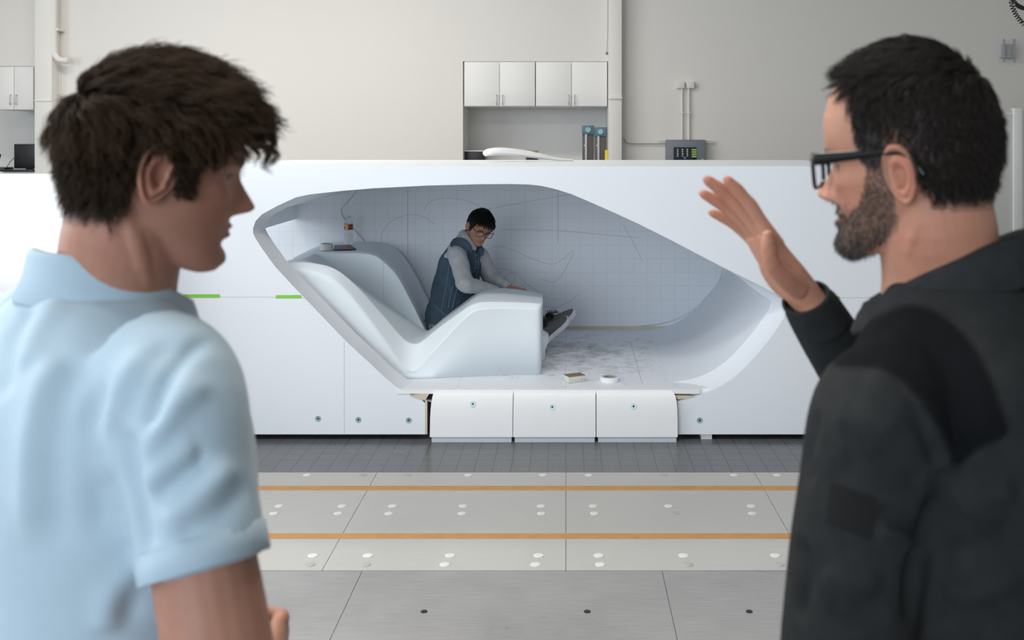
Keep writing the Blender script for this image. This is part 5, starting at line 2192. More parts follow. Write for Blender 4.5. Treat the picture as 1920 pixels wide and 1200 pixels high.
grow_hair('hair', gL, HL, side_mask, flow_left, len_left, man, M_hairL, n_guides=900, n_hair=14000, nseg=8, lift=.5, keep=.005, curl=(.003, 9), clump=.35, jitter=.0024, radius=.00036, seed=3)
grow_hair('hair', gL, HL, top_mask, flow_left, len_left, man, M_hairL_hi, n_guides=520, n_hair=11000, nseg=9, lift=1.4, keep=.012, curl=(.006, 9), clump=.55, jitter=.0035, radius=.0004, seed=5)
grow_hair('fringe', gL, HL, fringe_mask, lambda p: Vector((.25 * math.copysign(1, p.x), .65 if p.y < .105 else .1, -.45 if p.y < .10 else -1.0)).normalized(), lambda p: .062, man, M_hairL, n_guides=54, n_hair=3000, nseg=12, lift=1.0, keep=.014, curl=(.010, 13), clump=.85, jitter=.0018, radius=.0004, seed=9, gravity=.7)
# ------------------------------------------------------------------ man in the charcoal jacket (right)
CROWN[0] = 1.42
SKIN_R = np.array((0.48, 0.235, 0.155))
HR = rotz((0.400, 1.15, 1.636), 55, -5, 0) @ Matrix.Diagonal((.985, .985, .985, 1))
BR = rotz((0.452, 1.150, 0.0), 60)
man2 = empty('person', (BR.translation.x, BR.translation.y, 0), 'person with a greying beard in a charcoal jacket, holding up a flat hand', 'person')
HEAD2 = dict(HEAD)
HEAD2['square'] = .7
HEAD2['front'] = [(a, b + (.006 if a < -.06 else 0)) for a, b in HEAD['front']]
hr_line = [(-.12, -.058), (-.06, -.056), (-.04, -.046), (-.028, -.022), (-.022, .020), (-.010, .036), (.006, .036), (.014, .026), (.017, .018), (.032, .020), (.036, .034), (.040, .048), (.044, .070), (.052, .088), (.066, .100), (.085, .108), (.12, .115)]


def scalp_right(p):
    line = interp(p.y, hr_line)
    if abs(p.x) < .035 and p.y > .04:
        line = min(line, .090 + .012 * abs(p.x) / .035)
    return 1.0 if p.z > line else 0.0


def scalp_soft_right(p):
    return (scalp_right(p) + scalp_right(p - Vector((0, 0, .006))) + scalp_right(p - Vector((0, 0, .012)))) / 3.0


def beard_right(p):
    ax = abs(p.x)
    if p.y < .004 or p.z > .022:
        return 0.0
    top = interp(p.y, [(.0, -.03), (.010, .018), (.028, .018), (.036, -.015), (.048, -.040), (.065, -.050), (.085, -.0495), (.12, -.052)])
    bot = interp(p.y, [(0, -.075), (.02, -.085), (.05, -.105), (.07, -.125)])
    v = sstep(top + .006, top - .006, p.z) * sstep(bot - .006, bot + .004, p.z)
    mou = math.exp(-((ax - .012) / .018) ** 2 - ((p.z + .0435) / .0062) ** 2) * (1 if p.y > .06 else 0)
    lip = math.exp(-(ax / .019) ** 2 - ((p.z + .0575) / .0085) ** 2) * (1 if p.y > .06 else 0)
    return max(v * (1 - min(1, 1.4 * lip)), mou * 1.2)


neckR = BR @ Vector((0, .015, 1.48))
gR, headR, earR = build_head_mesh(HEAD2, HR, neckR, neck_r=(.061, .065), ear_kw=dict(size=1.06, tilt=6, lean=-10))
shL, elL, wrL = BR @ Vector((-.178, .045, 1.392)), Vector((.266, .985, 1.125)), Vector((.225, 1.16, .945))
shR2, elR2 = BR @ Vector((.185, .03, 1.425)), Vector((.475, 1.435, 1.245))
wrR2 = W(1507, 553, 1.35)
fdir = Vector((-.60, .04, .80)).normalized()
palm = Vector((-.74, -.26, -.58))
palm = (palm - fdir * palm.dot(fdir)).normalized()
HM = Matrix((fdir.cross(palm), fdir, palm)).transposed().to_4x4()
HM.translation = wrR2 + fdir * .004
bm = bmesh.new()
add_tube(bm, [elR2, elR2.lerp(wrR2, .3), elR2.lerp(wrR2, .65), wrR2 + fdir * -.005], [(.040, .04), (.042, .04), (.033, .029), (.027, .020)], n=20, smooth_path=4, up=HM.to_3x3() @ Vector((1, 0, 0)))
hand_bm(bm, HM, 1, [(-4, 8, 6), (3, 9, 6), (8, 10, 7), (10, 12, 8)], thumb=[(.022, .010, .008), (.037, .036, .020), (.050, .062, .027), (.059, .084, .020), (.062, .097, .012)], spread=(1.5, 0, -1, -2), scale=1.06)
handR = fuse(bm, .0016, 3)
bm = bmesh.new()
add_tube(bm, [shL, shL.lerp(elL, .5), elL, elL.lerp(wrL, .3), wrL], [(.04, .04), (.040, .040), (.038, .038), (.036, .036), (.028, .024)], n=16, smooth_path=4, up=(0, 0, 1))
fwd = (wrL - elL).normalized()
pl_ = Vector((.7, .5, 0))
pl_ = (pl_ - fwd * pl_.dot(fwd)).normalized()
HM2 = Matrix((fwd.cross(pl_), fwd, pl_)).transposed().to_4x4()
HM2.translation = wrL + fwd * .02
hand_bm(bm, HM2, -1, [(20, 25, 12), (22, 26, 12), (24, 28, 14), (26, 30, 15)])
handL = fuse(bm, .004, 3)
bm = bmesh.new()
torso_loft(bm, [(.92, .15, .10, .10), (1.1, .145, .11, .09), (1.3, .165, .105, .095), (1.42, .16, .09, .09), (1.47, .10, .06, .07)], BR)
add_tube(bm, [shR2, shR2.lerp(elR2, .5), elR2], [(.05, .05), (.045, .045), (.04, .04)], n=14)
inner_t = mesh_from_bm(bm)
fp = face_paint(HR, SKIN_R, 0.0, beard=lambda p: .62 * beard_right(p) * (1 - .45 * sstep(-.05, .01, p.z)), flush=.7, scalp=scalp_soft_right, scalp_col=(.022, .018, .016))
for me_ in (headR, earR):
    paint(me_, fp)


def hand_paint(M, skin):
    Mi = np.array(M.inverted())
    def fn(co):
        l = (np.c_[co, np.ones(len(co))] @ Mi.T)[:, :3]
        c = np.tile(skin, (len(co), 1))
        near = (np.linalg.norm(l, axis=1) < .22).astype(float)
        f = near * np.clip((l[:, 2] - .0) / .03, 0, 1) * .5
        c = mixc(c, np.array(skin) * np.array((1.12, 1.0, .98)), f)
        tip = near * np.clip((l[:, 1] - .13) / .05, 0, 1) * .45
        c = mixc(c, np.array(skin) * np.array((1.08, .80, .76)), tip)
        for z0 in (.045, .058, .07):
            cr = near * np.exp(-((l[:, 1] - z0 - l[:, 0] * .25) / .0016) ** 2) * (l[:, 2] > .006) * .3
            c = mixc(c, np.array(skin) * .55, cr)
        return c
    return fn


paint(handR, hand_paint(HM, SKIN_R * 1.02))
for me_ in (handL, inner_t):
    paint(me_, skin_fn(SKIN_R))
body2 = link_mesh('body', join_meshes('body', [headR, earR, handR, handL, inner_t]), M_skin, man2, smooth=True)
eye_parts(HR, man2)

# jacket
SKJ = np.array((0.026, 0.0275, 0.028))
M_jacket = attr_mat('charcoal_fleece', 0.95, bump=.35, bump_scale=900, spec=.12, noise_amt=.16)
bm = bmesh.new()
torso_loft(bm, [(.84, .200, .150, .150), (.95, .200, .150, .150), (1.08, .195, .150, .145), (1.20, .200, .150, .148), (1.30, .212, .150, .152), (1.38, .208, .138, .148, 0, -.002), (1.43, .185, .118, .134, 0, -.004), (1.468, .150, .100, .115, 0, -.005), (1.495, .118, .085, .098, 0, -.006), (1.52, .090, .074, .082, 0, -.006)], BR)
sl = shL + (BR.to_3x3() @ Vector((.05, -.01, .012)))
add_tube(bm, [sl, shL, shL.lerp(elL, .25), shL.lerp(elL, .5), shL.lerp(elL, .75), elL, elL.lerp(wrL, .3), elL.lerp(wrL, .7), wrL], [(.072, .072), (.072, .072), (.070, .071), (.068, .070), (.065, .068), (.062, .062), (.056, .056), (.046, .046), (.040, .036)], n=24, smooth_path=5, up=(1, 0, 0))
sr = shR2 + (BR.to_3x3() @ Vector((-.05, 0, .012)))
cuffR = wrR2 + (elR2 - wrR2).normalized() * .012
add_tube(bm, [sr, shR2, shR2.lerp(elR2, .5), elR2, elR2.lerp(wrR2, .3), elR2.lerp(wrR2, .65), cuffR], [(.078, .078), (.074, .074), (.062, .062), (.056, .056), (.051, .050), (.043, .039), (.037, .029)], n=24, smooth_path=5, up=HM.to_3x3() @ Vector((1, 0, 0)))
jme = fuse(bm, .0045, 11, .6)
JF = [
    ([(1625, 684), (1690, 726), (1750, 795), (1776, 850), (1783, 892)], .010, .012),
    ([(1650, 690), (1705, 740), (1750, 830), (1762, 870)], -.010, .010),
    ([(1768, 915), (1741, 997), (1720, 1072), (1709, 1189)], -.011, .012),
    ([(1640, 955), (1690, 978), (1735, 1000)], -.008, .008),
    ([(1640, 985), (1690, 1005), (1725, 1025)], .007, .010),
    ([(1540, 760), (1517, 858), (1530, 905)], -.006, .010),
    ([(1501, 1000), (1510, 1090), (1490, 1160)], -.010, .010),
    ([(1540, 1070), (1590, 1090), (1660, 1090)], .006, .012),
    ([(1550, 1130), (1600, 1150), (1670, 1130)], -.006, .012),
    ([(1570, 860), (1620, 870), (1690, 900), (1740, 905)], -.005, .012),
    ([(1560, 770), (1620, 790), (1680, 830)], .004, .015),
    ([(1790, 960), (1840, 940), (1915, 915)], .006, .016),
    ([(1770, 1040), (1840, 1030), (1915, 1000)], -.006, .016),
    ([(1750, 1110), (1840, 1110), (1915, 1080)], .006, .016),
]
pixel_folds(jme, JF)
wrinkle(jme, .004, 10, (1, 1, .7), 8.2)


def in_poly(px, py, poly):
    c = np.zeros(len(px), bool)
    n = len(poly)
    for i in range(n):
        x0, y0 = poly[i]
        x1, y1 = poly[(i + 1) % n]
        cond = ((y0 > py) != (y1 > py)) & (px < (x1 - x0) * (py - y0) / (y1 - y0 + 1e-9) + x0)
        c ^= cond
    return c


PANEL = [(1588, 640), (1610, 612), (1660, 585), (1700, 572), (1740, 578), (1780, 600), (1820, 640), (1850, 690), (1872, 745), (1890, 800), (1880, 822), (1840, 840), (1800, 872), (1785, 872), (1770, 830), (1740, 775), (1700, 725), (1665, 698), (1620, 690), (1575, 690), (1560, 680), (1570, 655)]
jno = mesh_no(jme)


def jacket_paint(co):
    c = np.tile(SKJ, (len(co), 1))
    px = PX + co[:, 0] * FPX / co[:, 1]
    py = PY + (CAM_H - co[:, 2]) * FPX / co[:, 1]
    facing = (jno * (co - np.array((0, 0, CAM_H)))).sum(1) < 0
    m = np.zeros(len(co))
    for dx in (-5, -2.5, 0, 2.5, 5):
        for dy in (-5, -2.5, 0, 2.5, 5):
            m += in_poly(px + dx, py + dy, PANEL_S)
    m = m / 25.0 * facing * (co[:, 1] < 1.25)
    return mixc(c, tuple(SKJ * np.array((.22, .24, .28))), m)


PANEL_S = [(a[0], a[1]) for a in catmull([(p[0], p[1], 0) for p in PANEL] + [(PANEL[0][0], PANEL[0][1], 0)], 5)]
paint(jme, jacket_paint)
jacket = link_mesh('jacket', jme, M_jacket, man2, smooth=True)
jb = BVHTree.FromPolygons([v.co.copy() for v in jme.vertices], [tuple(p.vertices) for p in jme.polygons])


# square patch on the upper arm
M_patch = mat('black_patch', (0.0035, 0.0035, 0.004, 1), .9)
quadp = [(1556, 903), (1642, 934), (1632, 1012), (1548, 978)]
top_, bot_ = [], []
bm = bmesh.new()
NG = 10
gridv = []
for i in range(NG + 1):
    row = []
    for j in range(NG + 1):
        u, v = j / NG, i / NG
        a = Vector(quadp[0]).lerp(Vector(quadp[1]), u)
        b = Vector(quadp[3]).lerp(Vector(quadp[2]), u)
        p = a.lerp(b, v)
        loc, nor = on_surface(p.x, p.y, jb)
        if loc is None:
            loc, nor = W(p.x, p.y, .93), Vector((0, -1, 0))
        if nor.y > 0:
            nor = -nor
        row.append(bm.verts.new(loc + nor * .0022))
    gridv.append(row)
for i in range(NG):
    for j in range(NG):
        bm.faces.new((gridv[i][j], gridv[i][j + 1], gridv[i + 1][j + 1], gridv[i + 1][j]))
ex = bmesh.ops.extrude_face_region(bm, geom=bm.faces[:])
bmesh.ops.translate(bm, verts=[g_ for g_ in ex['geom'] if isinstance(g_, bmesh.types.BMVert)], vec=(0, .004, 0))
obj('sleeve_patch', bm, M_patch, jacket, smooth=True, angle=R(60))
M_cuff = attr_mat('charcoal_rib', 0.95, bump=.5, bump_scale=500, spec=.1, noise_amt=.1)
# cuff of the raised sleeve
bm = bmesh.new()
T = (elR2 - wrR2).normalized()
u = HM.to_3x3() @ Vector((1, 0, 0))
u = (u - T * u.dot(T)).normalized()
v = T.cross(u)
rings = []
for t_, k_ in ((.004, .90), (.003, 1.0), (.006, 1.035), (.03, 1.05), (.05, 1.06), (.054, 1.10), (.058, 1.06)):
    c_ = wrR2 + T * t_
    rings.append([c_ + u * (.0385 * k_ * math.cos(a)) + v * (.0315 * k_ * math.sin(a)) for a in np.linspace(0, 2 * math.pi, 36, endpoint=False)])
add_loft(bm, rings, cap=False)
me = mesh_from_bm(bm)
paint(me, skin_fn(SKJ))
link_mesh('cuff', me, M_cuff, jacket, smooth=True)


def collar_right(a):
    c, s = math.cos(a), math.sin(a)
    f = 0.5 + 0.5 * c
    cen = Vector((0, .008 + .008 * f, 0))
    zt = 1.578 - .095 * f ** 1.2
    zb = 1.525 - .078 * f ** 1.1
    rx, ry = .074, .082
    fl = 1.24 + .02 * f
    P = lambda k_, z: BR @ (cen + Vector((rx * k_ * s, ry * k_ * c, z)))
    return [P(.98, zb - .005), P(1.0, zt - .006), P(1.03, zt + .001), P(1.09, zt + .0005), P(1.12, zt - .006), P(1.18, (zt + zb) / 2 + .004), P(fl, zb + .004), P(fl - .01, zb - .002), P(fl - .05, zb + .002), P(1.08, (zt + zb) / 2), P(1.03, zt - .014)]


me = mesh_from_bm(collar_band(collar_right, 72, gap=(R(12), R(348))))
wrinkle(me, .002, 14)
paint(me, skin_fn(SKJ * 1.15))
link_mesh('collar', me, M_jacket, jacket, smooth=True)
# pale shirt edge showing at the jacket opening
M_shirt2 = mat('beige_lining', (0.25, 0.23, 0.20, 1), .9)
bm = bmesh.new()
zz = [BR @ Vector((.0, .142, 1.40)), BR @ Vector((.0, .152, 1.30)), BR @ Vector((.0, .156, 1.15)), BR @ Vector((.0, .156, 1.0))]
add_tube(bm, zz, [(.012, .006)] * 4, n=8, up=BR.to_3x3() @ Vector((1, 0, 0)), smooth_path=4)
obj('zip_placket', bm, M_shirt2, jacket, smooth=True)
lower_body(man2, BR, mat('black_jeans', (0.012, 0.012, 0.014, 1), .9, bump=.2), M_shoe, M_sole)

# hair, beard
M_hairR = hair_mat('near_black_hair', (0.006, 0.0055, 0.0055), (0.034, 0.027, 0.023), .5, .15, .8)
M_greyR = grey_hair_mat('greying_hair', (0.02, 0.017, 0.016), (0.22, 0.20, 0.19), .35)


def flow_right(p):
    top = sstep(.05, .10, p.z)
    return Vector((0.35 * math.copysign(1, p.x) * (1 - .4 * top), .55 * top - .15 * (1 - top), -1.0 * (1 - top) - .15)).normalized()


temple = lambda p: math.exp(-((p.y - .030) / .022) ** 2 - ((p.z - .012) / .035) ** 2)
ear_clear = lambda p: math.exp(-((p.y + .006) / .035) ** 2 - ((p.z - .025) / .028) ** 2)
grow_hair('hair', gR, HR, lambda p: scalp_right(p) * (1 - .85 * temple(p)), flow_right, lambda p: (.014 + .016 * sstep(.05, .10, p.z)) * (1 - .5 * sstep(.045, .08, p.y)) * (1 - .55 * ear_clear(p)), man2, M_hairR, n_guides=1300, n_hair=17000, nseg=6, lift=.75, keep=.005, curl=(.001, 6), clump=.25, jitter=.0018, radius=.00034, seed=13)
grow_hair('temple_hair', gR, HR, lambda p: scalp_right(p) * max(0, temple(p) - .12), flow_right, lambda p: .011, man2, M_greyR, n_guides=220, n_hair=2600, nseg=5, lift=.5, keep=.003, curl=(.0008, 6), clump=.2, jitter=.0015, radius=.0003, seed=15)
M_beard = grey_hair_mat('greying_beard', (0.030, 0.020, 0.015), (0.24, 0.21, 0.19), .32)
grow_hair('beard', gR, HR, lambda p: beard_right(p), lambda p: Vector((.2 * math.copysign(1, p.x), .25, -1)).normalized(), lambda p: .0035 + .003 * sstep(-.07, -.11, p.z) - .0012 * sstep(-.03, .01, p.z), man2, M_beard, n_guides=900, n_hair=11000, nseg=4, lift=.45, keep=.001, curl=(.0005, 6), clump=.05, jitter=.0012, radius=.00019, seed=17)

# spectacles with a heavy black frame
M_lens = bpy.data.materials.new('lens')
M_lens.use_nodes = True
_nt = M_lens.node_tree
_nt.nodes.remove(_nt.nodes['Principled BSDF'])
_tr = _nt.nodes.new('ShaderNodeBsdfTransparent')
_gl = _nt.nodes.new('ShaderNodeBsdfGlossy')
_gl.inputs['Roughness'].default_value = 0.03
_mxs = _nt.nodes.new('ShaderNodeMixShader')
_mxs.inputs[0].default_value = 0.06
_nt.links.new(_tr.outputs[0], _mxs.inputs[1])
_nt.links.new(_gl.outputs[0], _mxs.inputs[2])
_nt.links.new(_mxs.outputs[0], _nt.nodes['Material Output'].inputs['Surface'])


def spectacles(M, parent, m, lw=.027, lh=.0195, gap=.0095, y=.1035, z=Zm(.011), bar=.0034, browbar=.0062, arm_h=.0068, arm_w=.0024, earx=.0775, hinge=.071):
    root = None
    bm = bmesh.new()
    def lens_outline(s, k_=1.0):
        out = []
        for i in range(28):
            a = 2 * math.pi * i / 28
            c, sn = math.cos(a), math.sin(a)
            x = s * (gap + lw) + lw * k_ * math.copysign(abs(c) ** .55, c)
            zz_ = z + lh * k_ * math.copysign(abs(sn) ** .6, sn) - (.002 * (1 - sn) * c * s)
            yy = y - .010 * (abs(x) / .07) ** 2
            out.append(Vector((x, yy, zz_)))
        return out
    for s in (1, -1):
        ol = lens_outline(s)
        rings = []
        for i, p in enumerate(ol):
            t = (ol[(i + 1) % 28] - ol[i - 1]).normalized()
            nrm = Vector((0, 1, 0))
            sd = t.cross(nrm).normalized()
            hb = browbar if (p.z > z + lh * .6) else bar
            rings.append([M @ (p + sd * (hb / 2 * a) + nrm * (.0019 * b)) for a, b in ((-1, -1), (1, -1), (1, 1), (-1, 1))])
        add_loft(bm, rings + [rings[0]], cap=False)
    bmesh.ops.remove_doubles(bm, verts=bm.verts, dist=1e-6)
    add_tube(bm, [M @ Vector((gap + .002, y - .001, z + .007)), M @ Vector((0, y + .001, z + .0095)), M @ Vector((-gap - .002, y - .001, z + .007))], [(.0022, bar * .6)] * 3, n=8, smooth_path=4, up=M.to_3x3() @ Vector((0, 1, 0)))
    fr = obj('glasses', bm, m, parent, smooth=True, angle=R(40))
    for s in (1, -1):
        bm = bmesh.new()
        P_ = [Vector((hinge * s - .004 * s, y - .010, z + lh * .72)), Vector((hinge * s + .001 * s, y - .014, z + lh * .72)), Vector((hinge * s + .002 * s, y - .022, z + lh * .72)), Vector((.076 * s, .04, z + lh * .72 + .001)), Vector((earx * s, .0, z + lh * .72 + .002)), Vector((earx * s, -.020, z + lh * .5)), Vector((earx * s - .002 * s, -.034, z - .012))]
        add_tube(bm, [M @ p for p in P_], [(arm_h * .95, arm_w), (arm_h, arm_w), (arm_h, arm_w), (arm_h * .78, arm_w), (arm_h * .6, arm_w), (arm_h * .5, arm_w), (arm_h * .4, arm_w)], n=10, smooth_path=4, up=M.to_3x3() @ Vector((0, 0, 1)))
        obj('temple_arm', bm, m, fr, smooth=True)
        bm = bmesh.new()
        ol = lens_outline(s, .97)
        c = sum(ol, Vector()) / 28
        v0 = [bm.verts.new(M @ p) for p in ol]
        v1 = [bm.verts.new(M @ (p + Vector((0, .0012, 0)))) for p in ol]
        bm.faces.new(v0)
        bm.faces.new(v1[::-1])
        for i in range(28):
            bm.faces.new((v0[i], v0[(i + 1) % 28], v1[(i + 1) % 28], v1[i]))
        obj('lens', bm, M_lens, fr)
    return fr


M_frame = mat('black_acetate', (0.006, 0.006, 0.007, 1), .22)
spectacles(HR, man2, M_frame)
# ------------------------------------------------------------------ man sitting in the mock-up
CROWN[0] = 1.14
SKIN_S = np.array((0.40, 0.215, 0.145))
YS = 6.62
HS = rotz(W(897.5, 429, 6.58), 207, -27, -13)
pel = W(843, 602, YS)
man3 = empty('person', (pel.x, pel.y, .395), 'person in a denim vest over a grey hoodie, sitting inside the mock-up', 'person')
BS = rotz((pel.x, pel.y, 0), 228)
fS = BS.to_3x3() @ Vector((0, 1, 0))
rS = BS.to_3x3() @ Vector((1, 0, 0))
neckS = W(882, 452, 6.62)


def scalp_s(p):
    line = interp(p.y, [(-.12, -.065), (-.05, -.06), (-.03, -.045), (-.022, .015), (-.01, .034), (.008, .034), (.014, .0), (.018, -.012), (.032, -.008), (.036, .02), (.05, .048), (.062, .066), (.08, .070), (.12, .072)])
    return 1.0 if p.z > line else 0.0


HEAD3 = dict(HEAD)
HEAD3['nose'] = [(a, b * .78) for a, b in HEAD['nose']]
gS, headS, earS = build_head_mesh(HEAD3, HS, neckS, neck_r=(.054, .057), voxel=.003, smooth=2, ear_kw=dict(size=1.0, tilt=22))
paint(headS, face_paint(HS, SKIN_S, .12, scalp=scalp_s, scalp_col=(.006, .005, .005), flush=.3))
paint(earS, face_paint(HS, SKIN_S, .12, flush=.3))
shN, elN, wrN = W(857, 478, 6.50), W(872, 533, 6.36), W(938, 547, 6.52)
shF, elF, wrF = W(897, 478, 6.74), W(921, 522, 6.74), W(957, 542, 6.58)
hands = []
for el, wr, sd in ((elN, wrN, 1), (elF, wrF, -1)):
    bm = bmesh.new()
    wr = Vector(wr)
    fw = (wr - el).normalized()
    fw = (fw + Vector((.2, 0, -fw.z * .8))).normalized()
    pl_ = Vector((0, 0, -1))
    pl_ = (pl_ - fw * pl_.dot(fw)).normalized()
    xax = fw.cross(pl_)
    Mh = Matrix((xax, fw, pl_)).transposed().to_4x4()
    Mh.translation = wr + fw * .015 + Vector((0, 0, .004))
    add_tube(bm, [el, el.lerp(wr, .5), wr], [.036, .034, .026], n=14)
    hand_bm(bm, Mh, sd, [(18, 22, 10), (20, 22, 10), (22, 24, 12), (24, 24, 12)])
    h = fuse(bm, .0035, 2)
    paint(h, skin_fn(SKIN_S))
    hands.append(h)
body3 = link_mesh('body', join_meshes('body', [headS, earS] + hands), M_skin, man3, smooth=True)
for s in (1, -1):
    bm = bmesh.new()
    add_ellipsoid(bm, HS @ Vector((.031 * s, .0665, Zm(.0135))), (.0115,) * 3, seg=16, ring=10)
    e = obj('eye', bm, M_iris, man3, smooth=True)

M_hood = mat('heather_grey_jersey', (0.42, 0.43, 0.44, 1), .95, noise_amt=.26, noise_scale=220, bump=.3, bump_scale=300)
M_denim = mat('washed_denim', (0.042, 0.074, 0.105, 1), .9, noise_amt=.6, noise_scale=14, bump=.35, bump_scale=400)
M_seamd = mat('denim_seam', (0.13, 0.18, 0.235, 1), .9)


def tor(rows, bm, n=36, e=2.3):
    """rows: (centre, half width along the shoulders, half depth, spine direction weight)"""
    data = catmull([tuple(c) + (w, d) for c, w, d in rows], 4)
    rings = []
    for i, q in enumerate(data):
        c = Vector(q[:3])
        a, b = Vector(data[max(0, i - 1)][:3]), Vector(data[min(len(data) - 1, i + 1)][:3])
        T = (b - a).normalized()
        u = rS - T * rS.dot(T)
        u.normalize()
        v = T.cross(u)
        ring = []
        for k_ in range(n):
            an = 2 * math.pi * k_ / n
            cc, ss = math.cos(an), math.sin(an)
            ring.append(c + u * (q[3] * math.copysign(abs(cc) ** (2 / e), cc)) + v * (q[4] * math.copysign(abs(ss) ** (2 / e), ss)))
        rings.append(ring)
    add_loft(bm, rings)


# hoodie: torso under the vest, both sleeves, hood gathered behind the neck
spine = [W(843, 600, 6.64), W(848, 565, 6.64), W(856, 525, 6.64), W(866, 487, 6.63), W(876, 463, 6.62), W(881, 452, 6.62)]
bm = bmesh.new()
tor([(spine[0] + Vector((0, 0, -.05)), .145, .11), (spine[0], .15, .112), (spine[1], .148, .108), (spine[2], .15, .108), (spine[3], .148, .10), (spine[4], .11, .08), (spine[5], .07, .062)], bm)
for sh, el, wr in ((shN, elN, wrN), (shF, elF, wrF)):
    inn = sh.lerp(spine[3], .35)
    add_tube(bm, [inn, sh, sh.lerp(el, .4), sh.lerp(el, .8), el, el.lerp(wr, .25), el.lerp(wr, .6), el.lerp(wr, .93)], [.062, .064, .060, .056, .053, .049, .043, .036], n=20, smooth_path=4)
hood_me = fuse(bm, .0075, 4, .5)
wrinkle(hood_me, .006, 17, (1, 1, 1), 2.2)
wrinkle(hood_me, .003, 42, (1, 1, 1), 5.2)
hoodie = link_mesh('hoodie', hood_me, M_hood, man3, smooth=True)
bm = bmesh.new()
nk = neckS + Vector((0, 0, .015))
for k_, (px, py, y_, r_) in enumerate(((862, 447, 6.64, .030), (858, 452, 6.66, .026), (868, 443, 6.62, .034), (874, 447, 6.56, .030), (883, 459, 6.53, .026), (889, 466, 6.54, .020), (872, 441, 6.68, .034), (884, 447, 6.70, .028), (896, 462, 6.66, .022), (902, 470, 6.64, .016))):
    add_ellipsoid(bm, W(px, py, y_), (r_, r_ * 1.1, r_ * .9), seg=16, ring=10)
add_tube(bm, [W(870, 440, 6.60), W(874, 449, 6.545), W(882, 459, 6.525), W(888, 467, 6.53)], [.032, .030, .026, .016], n=14, smooth_path=4)
add_tube(bm, [W(866, 440, 6.64), W(880, 440, 6.72), W(895, 455, 6.70), W(902, 468, 6.66)], [.032, .032, .026, .016], n=14, smooth_path=4)
hm = fuse(bm, .006, 3, .5)
wrinkle(hm, .005, 26, (1, 1, 1), 7.7)
link_mesh('hood', hm, M_hood, hoodie, smooth=True)

# denim vest
bm = bmesh.new()
tor([(spine[0] + Vector((-.01, 0, -.005)), .166, .128), (spine[0] + Vector((-.008, 0, .03)), .163, .125), (spine[1], .160, .121), (spine[2], .160, .118), (spine[3], .150, .110), (spine[3].lerp(spine[4], .7), .118, .094), (spine[4].lerp(spine[5], .5), .092, .078)], bm)
vm = fuse(bm, .0065, 4, .5)
wrinkle(vm, .007, 13, (1, 1, .8), 4.4)
wrinkle(vm, .003, 34, (1, 1, 1), 1.4)
vest = link_mesh('denim_vest', vm, M_denim, man3, smooth=True)
vb = BVHTree.FromPolygons([v.co.copy() for v in vm.vertices], [tuple(p.vertices) for p in vm.polygons])


def strip_on(bvh, pts, w, m, name, parent, lift=.0015):
    P_ = [Vector(p) for p in catmull([(a, b, 0) for a, b in pts], 6)]
    L_ = []
    for p in P_:
        loc, nor = on_surface(p.x, p.y, bvh)
        if loc is not None:
            L_.append(loc + (nor if nor.y < 0 else -nor) * lift)
    if len(L_) < 3:
        return
    bm = bmesh.new()
    add_tube(bm, L_, [(w, w)] * len(L_), n=6)
    obj(name, bm, m, parent, smooth=True)


for pts in ([(896, 470), (897, 490), (894, 515), (886, 545)], [(890, 470), (891, 490), (888, 512)], [(842, 500), (838, 530), (832, 560), (828, 582)], [(848, 537), (843, 560), (840, 577)], [(857, 540), (851, 565), (848, 580)], [(815, 572), (825, 582), (838, 592), (850, 594)], [(880, 468), (884, 474), (890, 472)]):
    strip_on(vb, pts, .0028, M_seamd, 'seam', vest)
M_btn = mat('copper_button', (0.30, 0.27, 0.24, 1), .4, metal=.6)
for (px, py) in ((893, 478), (893.5, 490), (892, 502)):
    loc, nor = on_surface(px, py, vb)
    if loc is not None:
        bm = bmesh.new()
        add_ellipsoid(bm, loc, (.006, .006, .006), seg=12, ring=8)
        obj('button', bm, M_btn, vest, smooth=True)
# turned-up vest collar
bm = bmesh.new()
add_tube(bm, [W(848, 462, 6.56), W(856, 455, 6.52), W(868, 456, 6.49), W(878, 464, 6.48), W(884, 474, 6.49)], [(.012, .028), (.014, .034), (.013, .034), (.012, .026), (.006, .010)], n=14, smooth_path=4, up=(0, -1, .3))
add_tube(bm, [W(896, 462, 6.60), W(902, 470, 6.57), W(904, 480, 6.56)], [(.010, .022), (.011, .022), (.006, .01)], n=12, smooth_path=4, up=(0, -1, .3))
me = fuse(bm, .004, 2)
wrinkle(me, .003, 30)
link_mesh('vest_collar', me, M_denim, vest, smooth=True)

# trousers and shoes
M_tr3 = mat('grey_brown_trousers', (0.15, 0.135, 0.125, 1), .9, noise_amt=.2, noise_scale=60, bump=.3)
M_up3 = mat('grey_knit_trainer', (0.16, 0.165, 0.16, 1), .85, noise_amt=.3, noise_scale=150, bump=.4, bump_scale=300)
M_sole3 = mat('white_trainer_sole', (0.78, 0.78, 0.82, 1), .55)
M_lace = mat('dark_lace', (0.05, 0.052, 0.05, 1), .8)
M_inner = mat('black_sock', (0.015, 0.015, 0.018, 1), .9)
bm = bmesh.new()
hipN, hipF = spine[0] + Vector((.02, -.08, -.06)), spine[0] + Vector((.03, .07, -.06))
knN, knF = Vector((-.43, 6.58, .50)), Vector((-.40, 6.74, .50))
anN, anF = W(1017, 618, 6.60), W(1022, 606, 6.76)
for h_, k2, a_ in ((hipN, knN, anN), (hipF, knF, anF)):
    add_tube(bm, [h_, h_.lerp(k2, .5), k2, k2.lerp(a_, .5), a_], [.088, .078, .062, .056, .046], n=18, smooth_path=4)
add_ellipsoid(bm, spine[0] + Vector((0, 0, -.03)), (.15, .15, .09))
trm = fuse(bm, .009, 4)
wrinkle(trm, .006, 18)
link_mesh('trousers', trm, M_tr3, man3, smooth=True)


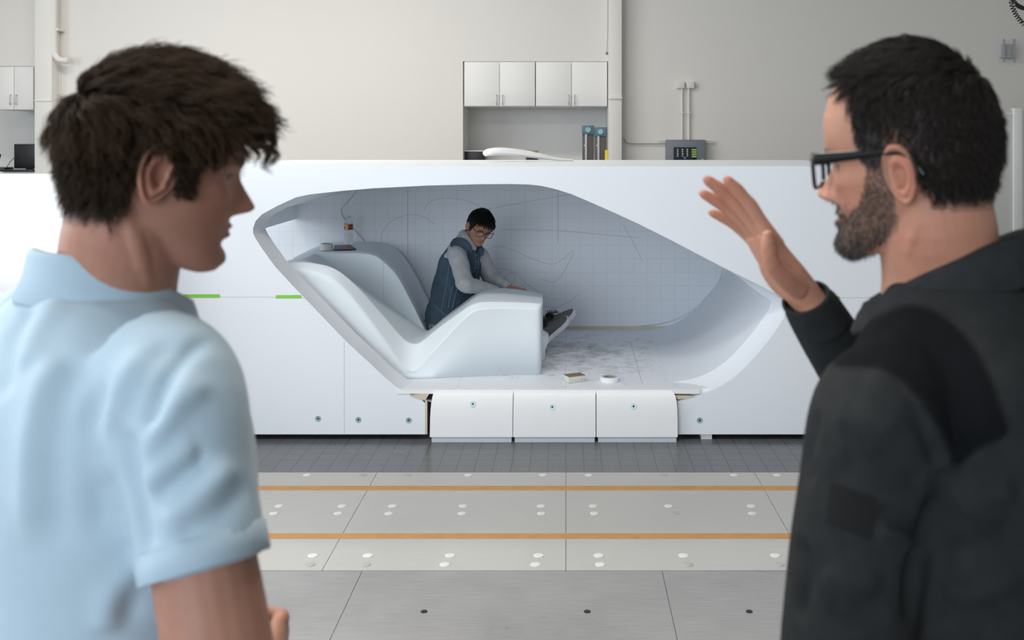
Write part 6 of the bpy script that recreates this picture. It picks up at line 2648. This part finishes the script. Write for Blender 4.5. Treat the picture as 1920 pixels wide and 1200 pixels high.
def trainer(heel, toe, up, nm='trainer'):
    y_ = (Vector(toe) - Vector(heel))
    L = y_.length
    y_.normalize()
    z_ = Vector(up)
    z_ = (z_ - y_ * z_.dot(y_)).normalized()
    x_ = y_.cross(z_)
    M = Matrix((x_, y_, z_)).transposed().to_4x4()
    M.translation = Vector(heel)
    s_ = shoe(man3, M, M_up3, M_sole3, length=L, w=.050, name=nm)
    for i in range(5):
        t = .36 + i * .055
        h = np.interp(t, (.2, .38, .5, .65), (.19, .17, .145, .115))
        bm = bmesh.new()
        add_tube(bm, [M @ Vector((-.026, t * L, h * .60 + .012)), M @ Vector((-.012, t * L + .004, h * .72 + .02)), M @ Vector((.012, t * L - .004, h * .72 + .02)), M @ Vector((.026, t * L, h * .60 + .012))], .0028, n=6, smooth_path=3)
        obj('lace', bm, M_lace, s_, smooth=True)
    bm = bmesh.new()
    add_ellipsoid(bm, M @ Vector((0, .075, .105)), (.034, .04, .03))
    obj('sock', bm, M_inner, s_, smooth=True)


trainer(W(1020, 646, 6.60), W(1068, 603, 6.70), (-.6, -.15, .75))
trainer(W(1032, 630, 6.78), W(1080, 589, 6.86), (-.6, -.10, .75))

# hair and thin spectacles
M_hairS = hair_mat('black_hair', (0.004, 0.0035, 0.0035), (0.009, 0.008, 0.008), .4, .3, .4)


def flow_s(p):
    top = sstep(.05, .10, p.z)
    return Vector((.3 * math.copysign(1, p.x) * (1 - top), .8 * top + .1, -1.0 * (1 - top) - .2 - .5 * sstep(.06, .09, p.y))).normalized()


grow_hair('hair', gS, HS, scalp_s, flow_s, lambda p: (.022 + .018 * sstep(.04, .09, p.z)) * (1 - .4 * ear_clear(p)), man3, M_hairS, n_guides=600, n_hair=9000, nseg=6, lift=1.0, keep=.009, curl=(.001, 5), clump=.4, jitter=.002, radius=.00055, seed=23)
spectacles(HS, man3, mat('dark_wire_frame', (0.015, 0.012, 0.011, 1), .3), lw=.0255, lh=.0185, gap=.0095, y=.100, z=Zm(.008), bar=.0026, browbar=.0036, arm_h=.0028, arm_w=.0018, earx=.0775, hinge=.068)
